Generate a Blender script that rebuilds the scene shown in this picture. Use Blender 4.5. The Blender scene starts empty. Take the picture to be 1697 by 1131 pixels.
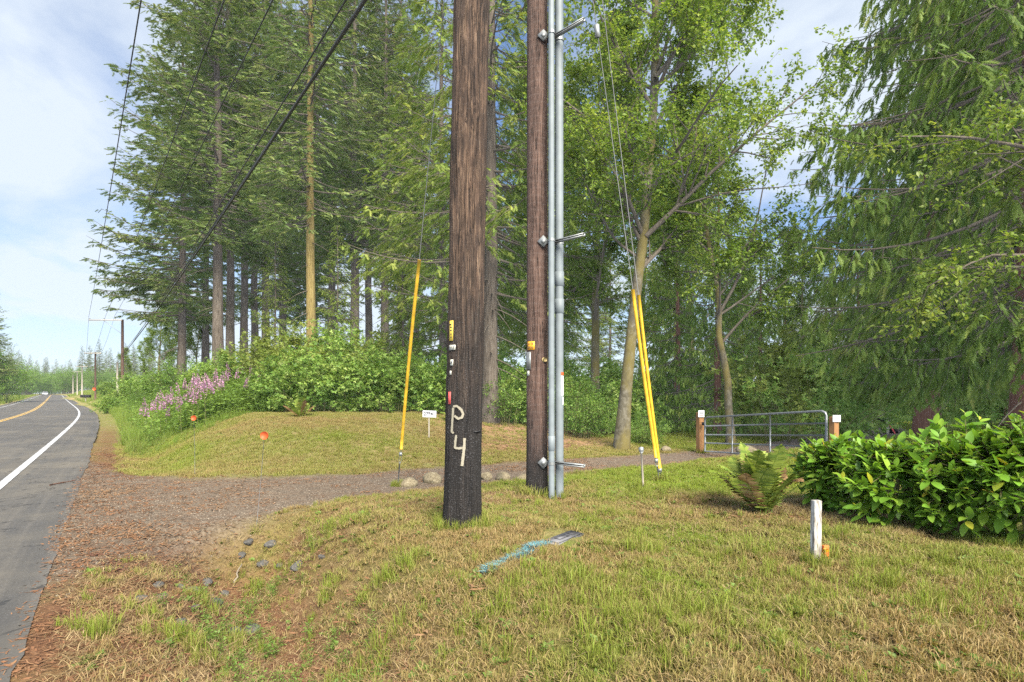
import bpy, bmesh, math
import numpy as np
from mathutils import Vector, Matrix

SC = bpy.context.scene
COL = SC.collection
R = math.radians

# ------------------------------------------------------------------ camera
FPX, CX, HV, CAMZ = 900.0, 848.5, 652.0, 1.7
cam_d = bpy.data.cameras.new('camera')
cam = bpy.data.objects.new('camera', cam_d)
COL.objects.link(cam)
cam.location = (0, 0, CAMZ)
cam.rotation_euler = (R(90), 0, 0)
cam_d.sensor_width = 36.0
cam_d.lens = 36.0 * FPX / 1697.0
cam_d.shift_y = (HV - 565.5) / 1697.0
cam_d.clip_end = 6000
SC.camera = cam

# ------------------------------------------------------------------ sky and sun
SUN_EL, SUN_AZ = 40.0, 160.0          # azimuth measured clockwise from +Y (sun behind the camera, to the right)
world = bpy.data.worlds.new('World')
SC.world = world
world.use_nodes = True
wt = world.node_tree
wn, wl = wt.nodes, wt.links
bg = wn['Background']
sky = wn.new('ShaderNodeTexSky')
sky.sky_type = 'NISHITA'
sky.sun_disc = False
sky.sun_elevation = R(SUN_EL)
sky.sun_rotation = R(SUN_AZ)
sky.air_density = 1.0
sky.dust_density = 0.6
sky.ozone_density = 1.5
tc = wn.new('ShaderNodeTexCoord')
sep = wn.new('ShaderNodeSeparateXYZ')
wl.new(tc.outputs['Generated'], sep.inputs[0])
zz = wn.new('ShaderNodeMath'); zz.operation = 'ADD'; zz.inputs[1].default_value = 0.28
wl.new(sep.outputs['Z'], zz.inputs[0])
zm = wn.new('ShaderNodeMath'); zm.operation = 'MAXIMUM'; zm.inputs[1].default_value = 0.05
wl.new(zz.outputs[0], zm.inputs[0])
dx = wn.new('ShaderNodeMath'); dx.operation = 'DIVIDE'
dy = wn.new('ShaderNodeMath'); dy.operation = 'DIVIDE'
wl.new(sep.outputs['X'], dx.inputs[0]); wl.new(zm.outputs[0], dx.inputs[1])
wl.new(sep.outputs['Y'], dy.inputs[0]); wl.new(zm.outputs[0], dy.inputs[1])
cmb = wn.new('ShaderNodeCombineXYZ')
wl.new(dx.outputs[0], cmb.inputs[0]); wl.new(dy.outputs[0], cmb.inputs[1]); cmb.inputs[2].default_value = 8.3
cn = wn.new('ShaderNodeTexNoise')
cn.inputs['Scale'].default_value = 1.25
cn.inputs['Detail'].default_value = 7.0
cn.inputs['Roughness'].default_value = 0.55
cn.inputs['Distortion'].default_value = 0.4
wl.new(cmb.outputs[0], cn.inputs['Vector'])
cr = wn.new('ShaderNodeValToRGB')
cr.color_ramp.elements[0].position = 0.37
cr.color_ramp.elements[0].color = (0.12, 0.12, 0.12, 1)
cr.color_ramp.elements[1].position = 0.555
cr.color_ramp.elements[1].color = (0.93, 0.93, 0.93, 1)
wl.new(cn.outputs['Fac'], cr.inputs[0])
cmix = wn.new('ShaderNodeMixRGB')
cmix.inputs['Color2'].default_value = (3.25, 3.6, 4.0, 1)
hz = wn.new('ShaderNodeMapRange'); hz.interpolation_type = 'SMOOTHSTEP'
hz.inputs['From Min'].default_value = 0.0; hz.inputs['From Max'].default_value = 0.30
hz.inputs['To Min'].default_value = 0.88; hz.inputs['To Max'].default_value = 0.0
wl.new(sep.outputs['Z'], hz.inputs['Value'])
cmx = wn.new('ShaderNodeMath'); cmx.operation = 'MAXIMUM'
wl.new(cr.outputs[0], cmx.inputs[0]); wl.new(hz.outputs[0], cmx.inputs[1])
wl.new(cmx.outputs[0], cmix.inputs['Fac'])
skm = wn.new('ShaderNodeMixRGB'); skm.blend_type = 'MULTIPLY'; skm.inputs['Fac'].default_value = 1.0
skm.inputs['Color2'].default_value = (0.38, 0.54, 0.72, 1)          # tint multiplied into the sky colour: dims it and deepens the blue
wl.new(sky.outputs[0], skm.inputs['Color1'])
wl.new(skm.outputs[0], cmix.inputs['Color1'])
wl.new(cmix.outputs[0], bg.inputs['Color'])
bg.inputs['Strength'].default_value = 0.05

sun_d = bpy.data.lights.new('sun', 'SUN')
sun_d.energy = 2.5
sun_d.angle = R(38)
sun_d.color = (1.0, 0.93, 0.80)
sun = bpy.data.objects.new('sun', sun_d)
COL.objects.link(sun)
_a, _e = R(SUN_AZ), R(SUN_EL)
sdir = Vector((math.sin(_a) * math.cos(_e), math.cos(_a) * math.cos(_e), math.sin(_e)))
sun.rotation_euler = sdir.to_track_quat('Z', 'Y').to_euler()
sun.location = sdir * 60

vs = SC.view_settings
vs.view_transform = 'Standard'
vs.look = 'None'
vs.exposure = 2.4
vs.gamma = 1.0
vs.use_curve_mapping = False
SC.cycles.max_bounces = 4
SC.cycles.diffuse_bounces = 3
SC.cycles.use_fast_gi = True
SC.cycles.fast_gi_method = 'REPLACE'
SC.cycles.ao_bounces_render = 1
world.light_settings.distance = 0.28
world.light_settings.ao_factor = 1.0
SC.cycles.glossy_bounces = 2
SC.cycles.transmission_bounces = 4
SC.cycles.transparent_max_bounces = 4
SC.cycles.use_denoising = False
SC.cycles.use_adaptive_sampling = True
SC.cycles.adaptive_threshold = 0.018

# ================================================================== helpers
def hash2(ix, iy, seed):
    h = (ix.astype(np.int64) * 374761393 + iy.astype(np.int64) * 668265263 + seed * 1274126177) & 0xFFFFFFFF
    h = ((h ^ (h >> 13)) * 1274126177) & 0xFFFFFFFF
    h = h ^ (h >> 16)
    return (h & 0xFFFF) / 65535.0

def vnoise(x, y, seed=0):
    x = np.asarray(x, float); y = np.asarray(y, float)
    ix = np.floor(x); iy = np.floor(y)
    fx = x - ix; fy = y - iy
    fx = fx * fx * (3 - 2 * fx); fy = fy * fy * (3 - 2 * fy)
    a = hash2(ix, iy, seed); b = hash2(ix + 1, iy, seed)
    c = hash2(ix, iy + 1, seed); d = hash2(ix + 1, iy + 1, seed)
    return (a * (1 - fx) + b * fx) * (1 - fy) + (c * (1 - fx) + d * fx) * fy

def fbm(x, y, seed=0, octaves=4):
    v = 0; amp = 0.5; tot = 0
    for o in range(octaves):
        v = v + amp * vnoise(x * 2 ** o, y * 2 ** o, seed + o * 17)
        tot += amp; amp *= 0.5
    return v / tot

def sstep(a, b, x):
    t = np.clip((np.asarray(x, float) - a) / (b - a), 0, 1)
    return t * t * (3 - 2 * t)

def W(u, v, Y):
    return np.array([(u - CX) / FPX * Y, Y, CAMZ - (v - HV) / FPX * Y])

def unit(v):
    v = np.asarray(v, float)
    return v / np.maximum(np.linalg.norm(v, axis=-1, keepdims=True), 1e-9)

class MB:
    """collects verts / faces / per-vertex 'rnd', builds ONE mesh"""
    def __init__(self):
        self.v = []; self.f = []; self.r = []; self.n = 0
    def add(self, V, F, rnd=0.5, mat=0):
        V = np.asarray(V, float).reshape(-1, 3)
        if not isinstance(F, list): F = [F]
        for f in F:
            f = np.asarray(f, np.int64)
            if f.size: self.f.append((f + self.n, mat))
        self.v.append(V)
        r = np.broadcast_to(np.asarray(rnd, float), (len(V),)) if np.ndim(rnd) < 1 or len(np.atleast_1d(rnd)) != len(V) else np.asarray(rnd, float)
        self.r.append(np.array(r))
        self.n += len(V)
        return self
    def box(self, c, s, rz=0.0, rnd=0.5, mat=0, M=None):
        x, y, z = [q / 2 for q in s]
        V = np.array([(i, j, k) for i in (-x, x) for j in (-y, y) for k in (-z, z)], float)
        if M is not None: V = V @ np.array(M).T
        ca, sa = math.cos(rz), math.sin(rz)
        V = V @ np.array([[ca, sa, 0], [-sa, ca, 0], [0, 0, 1]])
        V = V + np.asarray(c, float)
        F = np.array([(0, 1, 3, 2), (4, 6, 7, 5), (0, 4, 5, 1), (2, 3, 7, 6), (0, 2, 6, 4), (1, 5, 7, 3)])
        return self.add(V, F, rnd, mat)
    def tube(self, P, r, k=8, rnd=0.5, mat=0, cap=True):
        P = np.asarray(P, float); r = np.broadcast_to(np.asarray(r, float), (len(P),))
        V, F = tubes(P[None], r[None], k)
        fs = [F]
        if cap:
            n = len(P)
            fs.append(np.arange(k)[None]); fs.append((np.arange(k) + (n - 1) * k)[None][:, ::-1])
        return self.add(V, fs, rnd, mat)
    def mesh(self, name, mats=(), smooth=False):
        me = bpy.data.meshes.new(name)
        V = np.concatenate(self.v) if self.v else np.zeros((0, 3))
        me.vertices.add(len(V))
        me.vertices.foreach_set('co', V.astype(np.float32).ravel())
        tot = sum(f.size for f, _ in self.f); npoly = sum(len(f) for f, _ in self.f)
        me.loops.add(tot); me.polygons.add(npoly)
        me.loops.foreach_set('vertex_index', np.concatenate([f.ravel() for f, _ in self.f]).astype(np.int32))
        lt = np.concatenate([np.full(len(f), f.shape[1], np.int32) for f, _ in self.f])
        ls = np.concatenate([[0], np.cumsum(lt)[:-1]]).astype(np.int32)
        me.polygons.foreach_set('loop_start', ls)
        try: me.polygons.foreach_set('loop_total', lt)
        except Exception: pass
        me.polygons.foreach_set('material_index', np.concatenate([np.full(len(f), m, np.int32) for f, m in self.f]))
        if smooth: me.polygons.foreach_set('use_smooth', np.ones(npoly, bool))
        a = me.attributes.new('rnd', 'FLOAT', 'POINT')
        a.data.foreach_set('value', np.concatenate(self.r).astype(np.float32))
        for m in (mats if isinstance(mats, (list, tuple)) else [mats]): me.materials.append(m)
        me.update(calc_edges=True)
        return me
    def build(self, name, mats=(), parent=None, smooth=False):
        return link(name, self.mesh(name, mats, smooth), parent)

def link(name, me, parent=None, loc=None, rz=0.0):
    o = bpy.data.objects.new(name, me)
    COL.objects.link(o)
    if parent is not None: o.parent = parent
    if loc is not None: o.location = loc
    if rz: o.rotation_euler = (0, 0, rz)
    return o

def empty(name, loc=(0, 0, 0), rz=0.0):
    o = bpy.data.objects.new(name, None)
    o.empty_display_size = 0.2
    COL.objects.link(o)
    o.location = tuple(float(q) for q in loc); o.rotation_euler = (0, 0, rz)
    return o

def tag(o, label, cat, group=None, kind=None):
    o['label'] = label; o['category'] = cat
    if group: o['group'] = group
    if kind: o['kind'] = kind
    return o

def tubes(P, Rr, k):
    m, n, _ = P.shape
    T = unit(np.gradient(P, axis=1))
    d = np.abs(P[:, -1] - P[:, 0])
    vert = d[:, 2] > 0.8 * np.hypot(d[:, 0], d[:, 1])
    ref = np.where(vert[:, None], np.array([[1.0, 0.13, 0]]), np.array([[0.05, 0.03, 1.0]]))
    A = unit(np.cross(T, ref[:, None, :])); B = np.cross(T, A)
    ang = np.linspace(0, 2 * math.pi, k, endpoint=False)
    V = P[:, :, None] + Rr[:, :, None, None] * (np.cos(ang)[None, None, :, None] * A[:, :, None] + np.sin(ang)[None, None, :, None] * B[:, :, None])
    i = np.arange(m * n * k).reshape(m, n, k)
    a, b = i[:, :-1], i[:, 1:]
    F = np.stack([a, np.roll(a, -1, 2), np.roll(b, -1, 2), b], -1).reshape(-1, 4)
    return V.reshape(-1, 3), F

def basis(d, roll):
    d = unit(d)
    up = np.tile(np.array([0.0, 0.0, 1.0]), (len(d), 1))
    x = np.cross(d, up)
    bad = np.linalg.norm(x, axis=1) < 0.05
    x[bad] = np.cross(d[bad], np.array([1.0, 0.2, 0]))
    x = unit(x); z = np.cross(x, d)
    c, s = np.cos(roll)[:, None], np.sin(roll)[:, None]
    return np.stack([c * x + s * z, d, -s * x + c * z], -1)

def inst(mb, tV, tF, pos, Rm, scl, rnd, mat=0):
    n, k = len(pos), len(tV)
    if n == 0: return
    V = np.einsum('nij,kj->nki', Rm, tV) * np.asarray(scl).reshape(-1, 1, 1) + pos[:, None]
    F = (tF[None] + (np.arange(n) * k)[:, None, None]).reshape(-1, tF.shape[1])
    mb.add(V.reshape(-1, 3), F, np.repeat(rnd, k), mat)

# ================================================================== materials
def mk(name):
    m = bpy.data.materials.new(name); m.use_nodes = True
    nt = m.node_tree
    return m, nt, nt.nodes['Principled BSDF'], nt.nodes['Material Output']

def nd(nt, t, ins=None, **kw):
    n = nt.nodes.new(t)
    for k, v in kw.items(): setattr(n, k, v)
    for k, v in (ins or {}).items():
        if hasattr(v, 'is_linked') or isinstance(v, bpy.types.NodeSocket): nt.links.new(v, n.inputs[k])
        else: n.inputs[k].default_value = v
    return n

def ramp(nt, fac, stops, interp='LINEAR'):
    n = nt.nodes.new('ShaderNodeValToRGB')
    e = n.color_ramp.elements
    while len(e) < len(stops): e.new(0.5)
    for q, (p, c) in zip(e, stops):
        q.position = p
        c = c if hasattr(c, '__len__') else (c, c, c)
        q.color = (*c[:3], 1)
    n.color_ramp.interpolation = interp
    nt.links.new(fac, n.inputs[0])
    return n.outputs[0]

def mixc(nt, fac, a, b, blend='MIX'):
    n = nt.nodes.new('ShaderNodeMixRGB'); n.blend_type = blend
    for k, v in (('Fac', fac), ('Color1', a), ('Color2', b)):
        if isinstance(v, bpy.types.NodeSocket): nt.links.new(v, n.inputs[k])
        elif k == 'Fac': n.inputs[k].default_value = v
        else: n.inputs[k].default_value = (*v[:3], 1)
    return n.outputs[0]

def math_(nt, op, a, b=0.0, clamp=False):
    n = nt.nodes.new('ShaderNodeMath'); n.operation = op; n.use_clamp = clamp
    for i, v in enumerate((a, b)):
        if isinstance(v, bpy.types.NodeSocket): nt.links.new(v, n.inputs[i])
        else: n.inputs[i].default_value = v
    return n.outputs[0]

def noise(nt, vec, scale, detail=4.0, rough=0.55, dist=0.0, out='Fac'):
    n = nd(nt, 'ShaderNodeTexNoise', {'Scale': scale, 'Detail': detail, 'Roughness': rough, 'Distortion': dist})
    if vec is not None: nt.links.new(vec, n.inputs['Vector'])
    return n.outputs[out]

def objco(nt, scale=(1, 1, 1), kind='Object'):
    t = nt.nodes.new('ShaderNodeTexCoord')
    mp = nd(nt, 'ShaderNodeMapping'); mp.inputs['Scale'].default_value = scale
    nt.links.new(t.outputs[kind], mp.inputs['Vector'])
    return mp.outputs[0]

def attr(nt, name, kind='GEOMETRY', out='Fac'):
    return nd(nt, 'ShaderNodeAttribute', attribute_name=name, attribute_type=kind).outputs[out]

def bump(nt, bsdf, h, strength=0.5, dist=0.02):
    b = nd(nt, 'ShaderNodeBump', {'Strength': strength, 'Distance': dist, 'Height': h})
    nt.links.new(b.outputs[0], bsdf.inputs['Normal'])

def leaf_mat(name, stops, trans=0.35, rough=0.55, spec=0.25, tint=None, objvar=0.25, tcol=(1.25, 1.2, 0.55)):
    """foliage: colour from the leaf's own random value, part of the light passes through"""
    m, nt, b, out = mk(name)
    f = attr(nt, 'rnd')
    if tint is not None:
        tt = attr(nt, 'tint', 'INSTANCER')
        f = math_(nt, 'ADD', math_(nt, 'MULTIPLY', f, 1 - tint), math_(nt, 'MULTIPLY', tt, tint), True)
    c = ramp(nt, f, stops)
    if objvar:
        oi = nt.nodes.new('ShaderNodeObjectInfo')
        k = math_(nt, 'ADD', math_(nt, 'MULTIPLY', oi.outputs['Random'], objvar), 1 - objvar / 2)
        hs = nd(nt, 'ShaderNodeHueSaturation', {'Color': c, 'Value': k})
        c = hs.outputs[0]
    nt.links.new(c, b.inputs['Base Color'])
    b.inputs['Roughness'].default_value = rough
    b.inputs['Specular IOR Level'].default_value = spec
    t = nd(nt, 'ShaderNodeBsdfTranslucent', {'Color': mixc(nt, 1.0, c, tcol, 'MULTIPLY')})
    mx = nd(nt, 'ShaderNodeMixShader', {'Fac': trans})
    nt.links.new(b.outputs[0], mx.inputs[1]); nt.links.new(t.outputs[0], mx.inputs[2])
    nt.links.new(mx.outputs[0], out.inputs['Surface'])
    return m

def plain(name, col, rough=0.6, metal=0.0, var=0.12, scale=8.0, bmp=0.0, spec=0.5):
    m, nt, b, out = mk(name)
    n = noise(nt, objco(nt), scale, 5.0, 0.6)
    lo = tuple(q * (1 - var) for q in col); hi = tuple(min(1, q * (1 + var)) for q in col)
    nt.links.new(ramp(nt, n, [(0.3, lo), (0.7, hi)]), b.inputs['Base Color'])
    b.inputs['Roughness'].default_value = rough; b.inputs['Metallic'].default_value = metal
    b.inputs['Specular IOR Level'].default_value = spec
    if bmp: bump(nt, b, n, bmp, 0.01)
    return m

def bark(name, c1, c2, c3, vs=(9, 9, 1.2), bmp=0.8, dist=0.03, moss=None):
    m, nt, b, out = mk(name)
    co = objco(nt, vs)
    n = noise(nt, co, 2.2, 6.0, 0.65, 0.6)
    n2 = noise(nt, objco(nt, (1.3, 1.3, .6)), 1.5, 4.0)
    c = ramp(nt, n, [(0.3, c1), (0.5, c2), (0.72, c3)])
    if moss:
        c = mixc(nt, ramp(nt, n2, [(0.42, 0.0), (0.6, 0.8)]), c, moss)
    else:
        c = mixc(nt, ramp(nt, n2, [(0.35, 0.0), (0.7, 0.5)]), c, c1)
    nt.links.new(c, b.inputs['Base Color'])
    b.inputs['Roughness'].default_value = 0.9; b.inputs['Specular IOR Level'].default_value = 0.2
    bump(nt, b, n, bmp, dist)
    return m

M = {}
M['fir'] = leaf_mat('fir_needles', [(0, (0.058, 0.105, 0.035)), (.4, (0.110, 0.165, 0.050)), (.75, (0.170, 0.220, 0.066)), (1, (0.239, 0.265, 0.092))], .30, .6, .2, objvar=.3)
M['hemlock'] = leaf_mat('hemlock_needles', [(0, (0.077, 0.128, 0.031)), (.5, (0.143, 0.210, 0.041)), (1, (0.278, 0.315, 0.070))], .35, .6, .2)
M['cedar'] = leaf_mat('cedar_sprays', [(0, (0.083, 0.152, 0.031)), (.5, (0.147, 0.229, 0.043)), (.85, (0.221, 0.297, 0.058)), (1, (0.301, 0.329, 0.081))], .32, .55, .25)
M['alder'] = leaf_mat('alder_leaves', [(0, (0.078, 0.143, 0.023)), (.5, (0.147, 0.232, 0.036)), (1, (0.294, 0.352, 0.067))], .45, .45, .35)
M['berry'] = leaf_mat('bramble_leaves', [(0, (0.084, 0.176, 0.031)), (.5, (0.176, 0.293, 0.051)), (1, (0.354, 0.444, 0.109))], .38, .5, .35)
M['laurel'] = leaf_mat('laurel_leaves', [(0, (0.089, 0.210, 0.021)), (.5, (0.166, 0.333, 0.035)), (.88, (0.312, 0.474, 0.053)), (1, (0.668, 0.579, 0.058))], .38, .40, .5, objvar=.45)
M['berryy'] = leaf_mat('pale_bramble_leaves', [(0, (.130, .190, .035)), (.5, (.220, .280, .055)), (1, (.330, .370, .100))], .4, .5, .3)
M['fern'] = leaf_mat('fern_fronds', [(0, (0.112, 0.179, 0.029)), (1, (0.281, 0.341, 0.059))], .35, .55, .25, objvar=.5)
M['fern_dead'] = leaf_mat('dead_fern_fronds', [(0, (0.143, 0.078, 0.034)), (1, (0.299, 0.195, 0.091))], .25, .7, .2, objvar=.4)
GR = [(0, (.290, .185, .080)), (.30, (.340, .262, .110)), (.5, (.275, .262, .072)), (.75, (.200, .255, .038)), (1, (.240, .330, .034))]
M['grass'] = leaf_mat('lawn_blades', GR, .35, .55, .25, tint=.62, objvar=0)
M['tallgrass'] = leaf_mat('tall_grass_blades', [(0, (0.252, 0.230, 0.083)), (.4, (0.180, 0.241, 0.044)), (1, (0.144, 0.270, 0.035))], .38, .55, .25, tint=.5, objvar=0)
M['weed'] = leaf_mat('weed_leaves', [(0, (0.084, 0.161, 0.028)), (1, (0.192, 0.287, 0.055))], .35, .5, .3, tint=.5, objvar=0)
M['chip'] = leaf_mat('wood_chips', [(0, (.080, .046, .028)), (.4, (.190, .092, .046)), (.75, (.260, .165, .090)), (1, (.350, .255, .150))], .05, .8, .2, tint=.8, objvar=0)
M['straw'] = leaf_mat('straw_bits', [(0, (.200, .130, .060)), (1, (.420, .320, .170))], .2, .7, .2, tint=.6, objvar=0)
M['bluegrass'] = leaf_mat('blue_painted_blades', [(0, (.090, .220, .260)), (1, (.190, .400, .450))], .1, .6, .2, tint=.5, objvar=0)
M['pink'] = leaf_mat('fireweed_petals', [(0, (.430, .190, .310)), (1, (.600, .390, .500))], .35, .6, .2, tcol=(1.1, .9, 1.05))
M['firbark'] = bark('fir_bark', (.046, .037, .029), (.110, .090, .070), (.185, .157, .126))
M['goldbark'] = bark('lichen_gold_bark', (.110, .080, .030), (.200, .150, .055), (.290, .230, .095))
M['cedarbark'] = bark('cedar_bark', (.070, .034, .024), (.135, .070, .048), (.190, .110, .078), (14, 14, .7))
M['alderbark'] = bark('alder_bark', (.050, .044, .030), (.095, .084, .058), (.170, .155, .120), (4, 4, 3), .5, .02, moss=(.130, .105, .030))
M['limb'] = bark('limb_bark', (.060, .050, .038), (.125, .105, .080), (.190, .170, .135), (12, 12, 4), .4)
M['deadtwig'] = bark('dead_twigs', (.170, .135, .095), (.260, .215, .160), (.340, .300, .240), (12, 12, 4), .3)
M['stem'] = bark('green_stems', (.080, .085, .030), (.130, .120, .050), (.170, .150, .070), (12, 12, 4), .3)
M['steel'] = plain('galvanised_steel', (.27, .285, .29), .5, .6, .2, 12)
M['gatepaint'] = plain('grey_gate_tube', (.23, .245, .26), .5, .5, .15, 10)
M['pvc'] = plain('grey_plastic_conduit', (.150, .174, .186), .6, 0, .18, 4)
M['yellow'] = plain('yellow_plastic', (.52, .305, .014), .5, 0, .28, 9)
M['orange'] = plain('orange_reflector', (.52, .075, .016), .6, 0, .05, 12)
M['orangestake'] = plain('orange_stake_paint', (.80, .155, .030), .6, 0, .15, 20)
M['signwhite'] = plain('white_sign', (.52, .53, .54), .5, 0, .04, 6)
M['black'] = plain('black_paint', (.012, .012, .014), .6, 0, .2, 6)
M['letters'] = plain('black_lettering', (.03, .03, .035), .6, 0, .1, 6)
M['redletters'] = plain('red_lettering', (.55, .06, .04), .6, 0, .1, 6)
M['redtag'] = plain('red_plastic_tag', (.62, .085, .075), .5, 0, .15, 20)
M['yellowtag'] = plain('yellow_tag', (.68, .47, .06), .5, 0, .2, 40)
M['ambertag'] = plain('amber_tag', (.75, .34, .02), .5, 0, .15, 40)
M['paletag'] = plain('pale_metal_tag', (.55, .54, .46), .5, 0, .25, 50)
M['brass'] = plain('brass_bolt', (.52, .40, .18), .45, .4, .2, 30)
M['cedarpost'] = bark('cedar_post', (.170, .082, .032), (.250, .130, .055), (.320, .180, .085), (16, 16, 1.5), .25, .006)
M['greypost'] = bark('weathered_grey_post', (.190, .165, .130), (.310, .275, .220), (.400, .365, .310), (14, 14, 1.2), .4, .008)
M['wire'] = plain('dark_wire', (.035, .034, .034), .5, .0, .1, 2)
M['guywire'] = plain('grey_wire_strand', (.11, .112, .115), .6, .0, .1, 30)
M['farpole'] = bark('far_pole_wood', (.040, .026, .020), (.090, .055, .040), (.140, .095, .070), (9, 9, .6), .3)
M['paleold'] = bark('pale_old_pole', (.220, .190, .150), (.320, .285, .230), (.400, .360, .300), (9, 9, .6), .3)
M['glassdark'] = plain('dark_glass', (.02, .025, .03), .1, 0, .05, 3)
M['carpaint'] = plain('white_car_paint', (.74, .75, .77), .3, 0, .03, 3)
M['rubber'] = plain('rubber', (.02, .02, .02), .8, 0, .1, 8)

def stone_mat(name, c1, c2, c3):
    m, nt, b, out = mk(name)
    n = noise(nt, objco(nt), 9.0, 8.0, 0.65, .4)
    n2 = noise(nt, objco(nt), 45.0, 3.0)
    c = ramp(nt, n, [(0.32, c1), (0.52, c2), (0.7, c3)])
    c = mixc(nt, .3, c, ramp(nt, n2, [(.35, .5), (.65, 1.0)]), 'MULTIPLY')
    nt.links.new(c, b.inputs['Base Color']); b.inputs['Roughness'].default_value = .85
    bump(nt, b, n, .5, .03)
    return m
M['tanstone'] = stone_mat('tan_stone', (.105, .080, .045), (.205, .168, .102), (.310, .270, .185))
M['greystone'] = stone_mat('dark_grey_stone', (.040, .038, .034), (.085, .080, .072), (.150, .142, .130))
M['gravelstone'] = None

def gravel_mat():
    m, nt, b, out = mk('gravel_pieces')
    f = attr(nt, 'tint', 'INSTANCER')
    c = ramp(nt, f, [(0, (.066, .053, .041)), (.4, (.124, .098, .074)), (.75, (.185, .148, .110)), (1, (.270, .225, .172))])
    nt.links.new(c, b.inputs['Base Color']); b.inputs['Roughness'].default_value = .9
    return m
M['gravelstone'] = gravel_mat()

# ---- the two near poles
def pole_mat(name, c1, c2, c3, tar_top, tar=(.016, .015, .015), grey=(.30, .25, .20), rings=0.0, stretch=.55):
    m, nt, b, out = mk(name)
    co = objco(nt, (15, 15, stretch * 1.3))
    n = noise(nt, co, 2.6, 9.0, 0.74, 1.5)
    n3 = noise(nt, objco(nt, (17, 17, stretch * .55)), 1.5, 6.0, .6, .9)
    crk = ramp(nt, math_(nt, 'ABSOLUTE', math_(nt, 'SUBTRACT', n3, .5)), [(.004, 1.0), (.020, 0.0)])
    nb = noise(nt, objco(nt, (5, 5, 1.6)), 1.4, 5.0, .6, .8)
    c = ramp(nt, n, [(0.36, c1), (0.50, c2), (0.66, c3)])
    c = mixc(nt, ramp(nt, nb, [(.38, .75), (.62, 0.0)]), c, c1)
    c = mixc(nt, math_(nt, 'MULTIPLY', crk, .85), c, tuple(k_ * .35 for k_ in c1))
    c = mixc(nt, ramp(nt, noise(nt, objco(nt, (6, 6, .5)), 1.7, 6.0, .7, 1.0), [(.60, 0.0), (.74, .55)]), c, grey)
    if rings:
        w = nd(nt, 'ShaderNodeTexWave', {'Scale': 3.2, 'Distortion': 2.5, 'Detail': 3.0, 'Detail Scale': 2.0}, bands_direction='Z')
        nt.links.new(objco(nt), w.inputs['Vector'])
        c = mixc(nt, math_(nt, 'MULTIPLY', ramp(nt, w.outputs['Fac'], [(.75, 0.0), (1.0, 1.0)]), rings), c, grey)
    t = nt.nodes.new('ShaderNodeTexCoord'); sp = nd(nt, 'ShaderNodeSeparateXYZ')
    nt.links.new(t.outputs['Object'], sp.inputs[0])
    h = math_(nt, 'ADD', sp.outputs['Z'], math_(nt, 'MULTIPLY', noise(nt, objco(nt, (4, 4, 1.2)), 1.6, 5.0, .6), -1.6))
    tarf = ramp(nt, math_(nt, 'DIVIDE', math_(nt, 'ADD', h, 1.0), tar_top + 1.6), [(.32, .93), (.85, 0.0)])
    c = mixc(nt, tarf, c, tar)
    sk = noise(nt, objco(nt), 70.0, 2.0, .5)
    nt.links.new(mixc(nt, math_(nt, 'MULTIPLY', tarf, ramp(nt, sk, [(.62, 0.0), (.72, .5)])), c, (.17, .17, .18)), b.inputs['Base Color'])
    b.inputs['Roughness'].default_value = .75; b.inputs['Specular IOR Level'].default_value = .35
    hh = math_(nt, 'ADD', n, math_(nt, 'MULTIPLY', math_(nt, 'MULTIPLY', sk, tarf), 1.0))
    bump(nt, b, math_(nt, 'SUBTRACT', hh, math_(nt, 'MULTIPLY', crk, .6)), .9, .025)
    return m
M['pole1'] = pole_mat('creosote_pole_wood', (.026, .016, .012), (.090, .052, .033), (.265, .175, .112), 2.3)
M['pole2'] = pole_mat('brown_pole_wood', (.060, .034, .026), (.112, .066, .050), (.170, .105, .078), .15, grey=(.20, .165, .15), rings=.10, stretch=.9)

def spray_paint():
    m, nt, b, out = mk('white_spray_paint')
    b.inputs['Base Color'].default_value = (.26, .235, .175, 1); b.inputs['Roughness'].default_value = .8
    n = noise(nt, objco(nt), 85.0, 6.0, .75)
    e = attr(nt, 'rnd')
    f = ramp(nt, math_(nt, 'ADD', n, math_(nt, 'MULTIPLY', e, .55)), [(.70, 0.0), (1.02, .95)])
    tr = nd(nt, 'ShaderNodeBsdfTransparent'); mx = nd(nt, 'ShaderNodeMixShader', {'Fac': f})
    nt.links.new(tr.outputs[0], mx.inputs[1]); nt.links.new(b.outputs[0], mx.inputs[2]); nt.links.new(mx.outputs[0], out.inputs['Surface'])
    return m
M['spray'] = spray_paint()

def stake_mat():
    m, nt, b, out = mk('worn_white_stake_paint')
    n = noise(nt, objco(nt, (22, 22, 4)), 2.0, 8.0, .7, .5)
    c = ramp(nt, n, [(.40, (.13, .105, .08)), (.49, (.30, .28, .24)), (.60, (.46, .45, .42))])
    t = nt.nodes.new('ShaderNodeTexCoord'); sp = nd(nt, 'ShaderNodeSeparateXYZ'); nt.links.new(t.outputs['Object'], sp.inputs[0])
    h = math_(nt, 'ADD', sp.outputs['Z'], math_(nt, 'MULTIPLY', noise(nt, objco(nt), 14.0, 4.0), .10))
    c = mixc(nt, ramp(nt, h, [(.545, 0.0), (.585, .75)]), c, (.55, .12, .11))
    nt.links.new(c, b.inputs['Base Color']); b.inputs['Roughness'].default_value = .85
    bump(nt, b, n, .4, .006)
    return m
M['stake'] = stake_mat()

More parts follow.
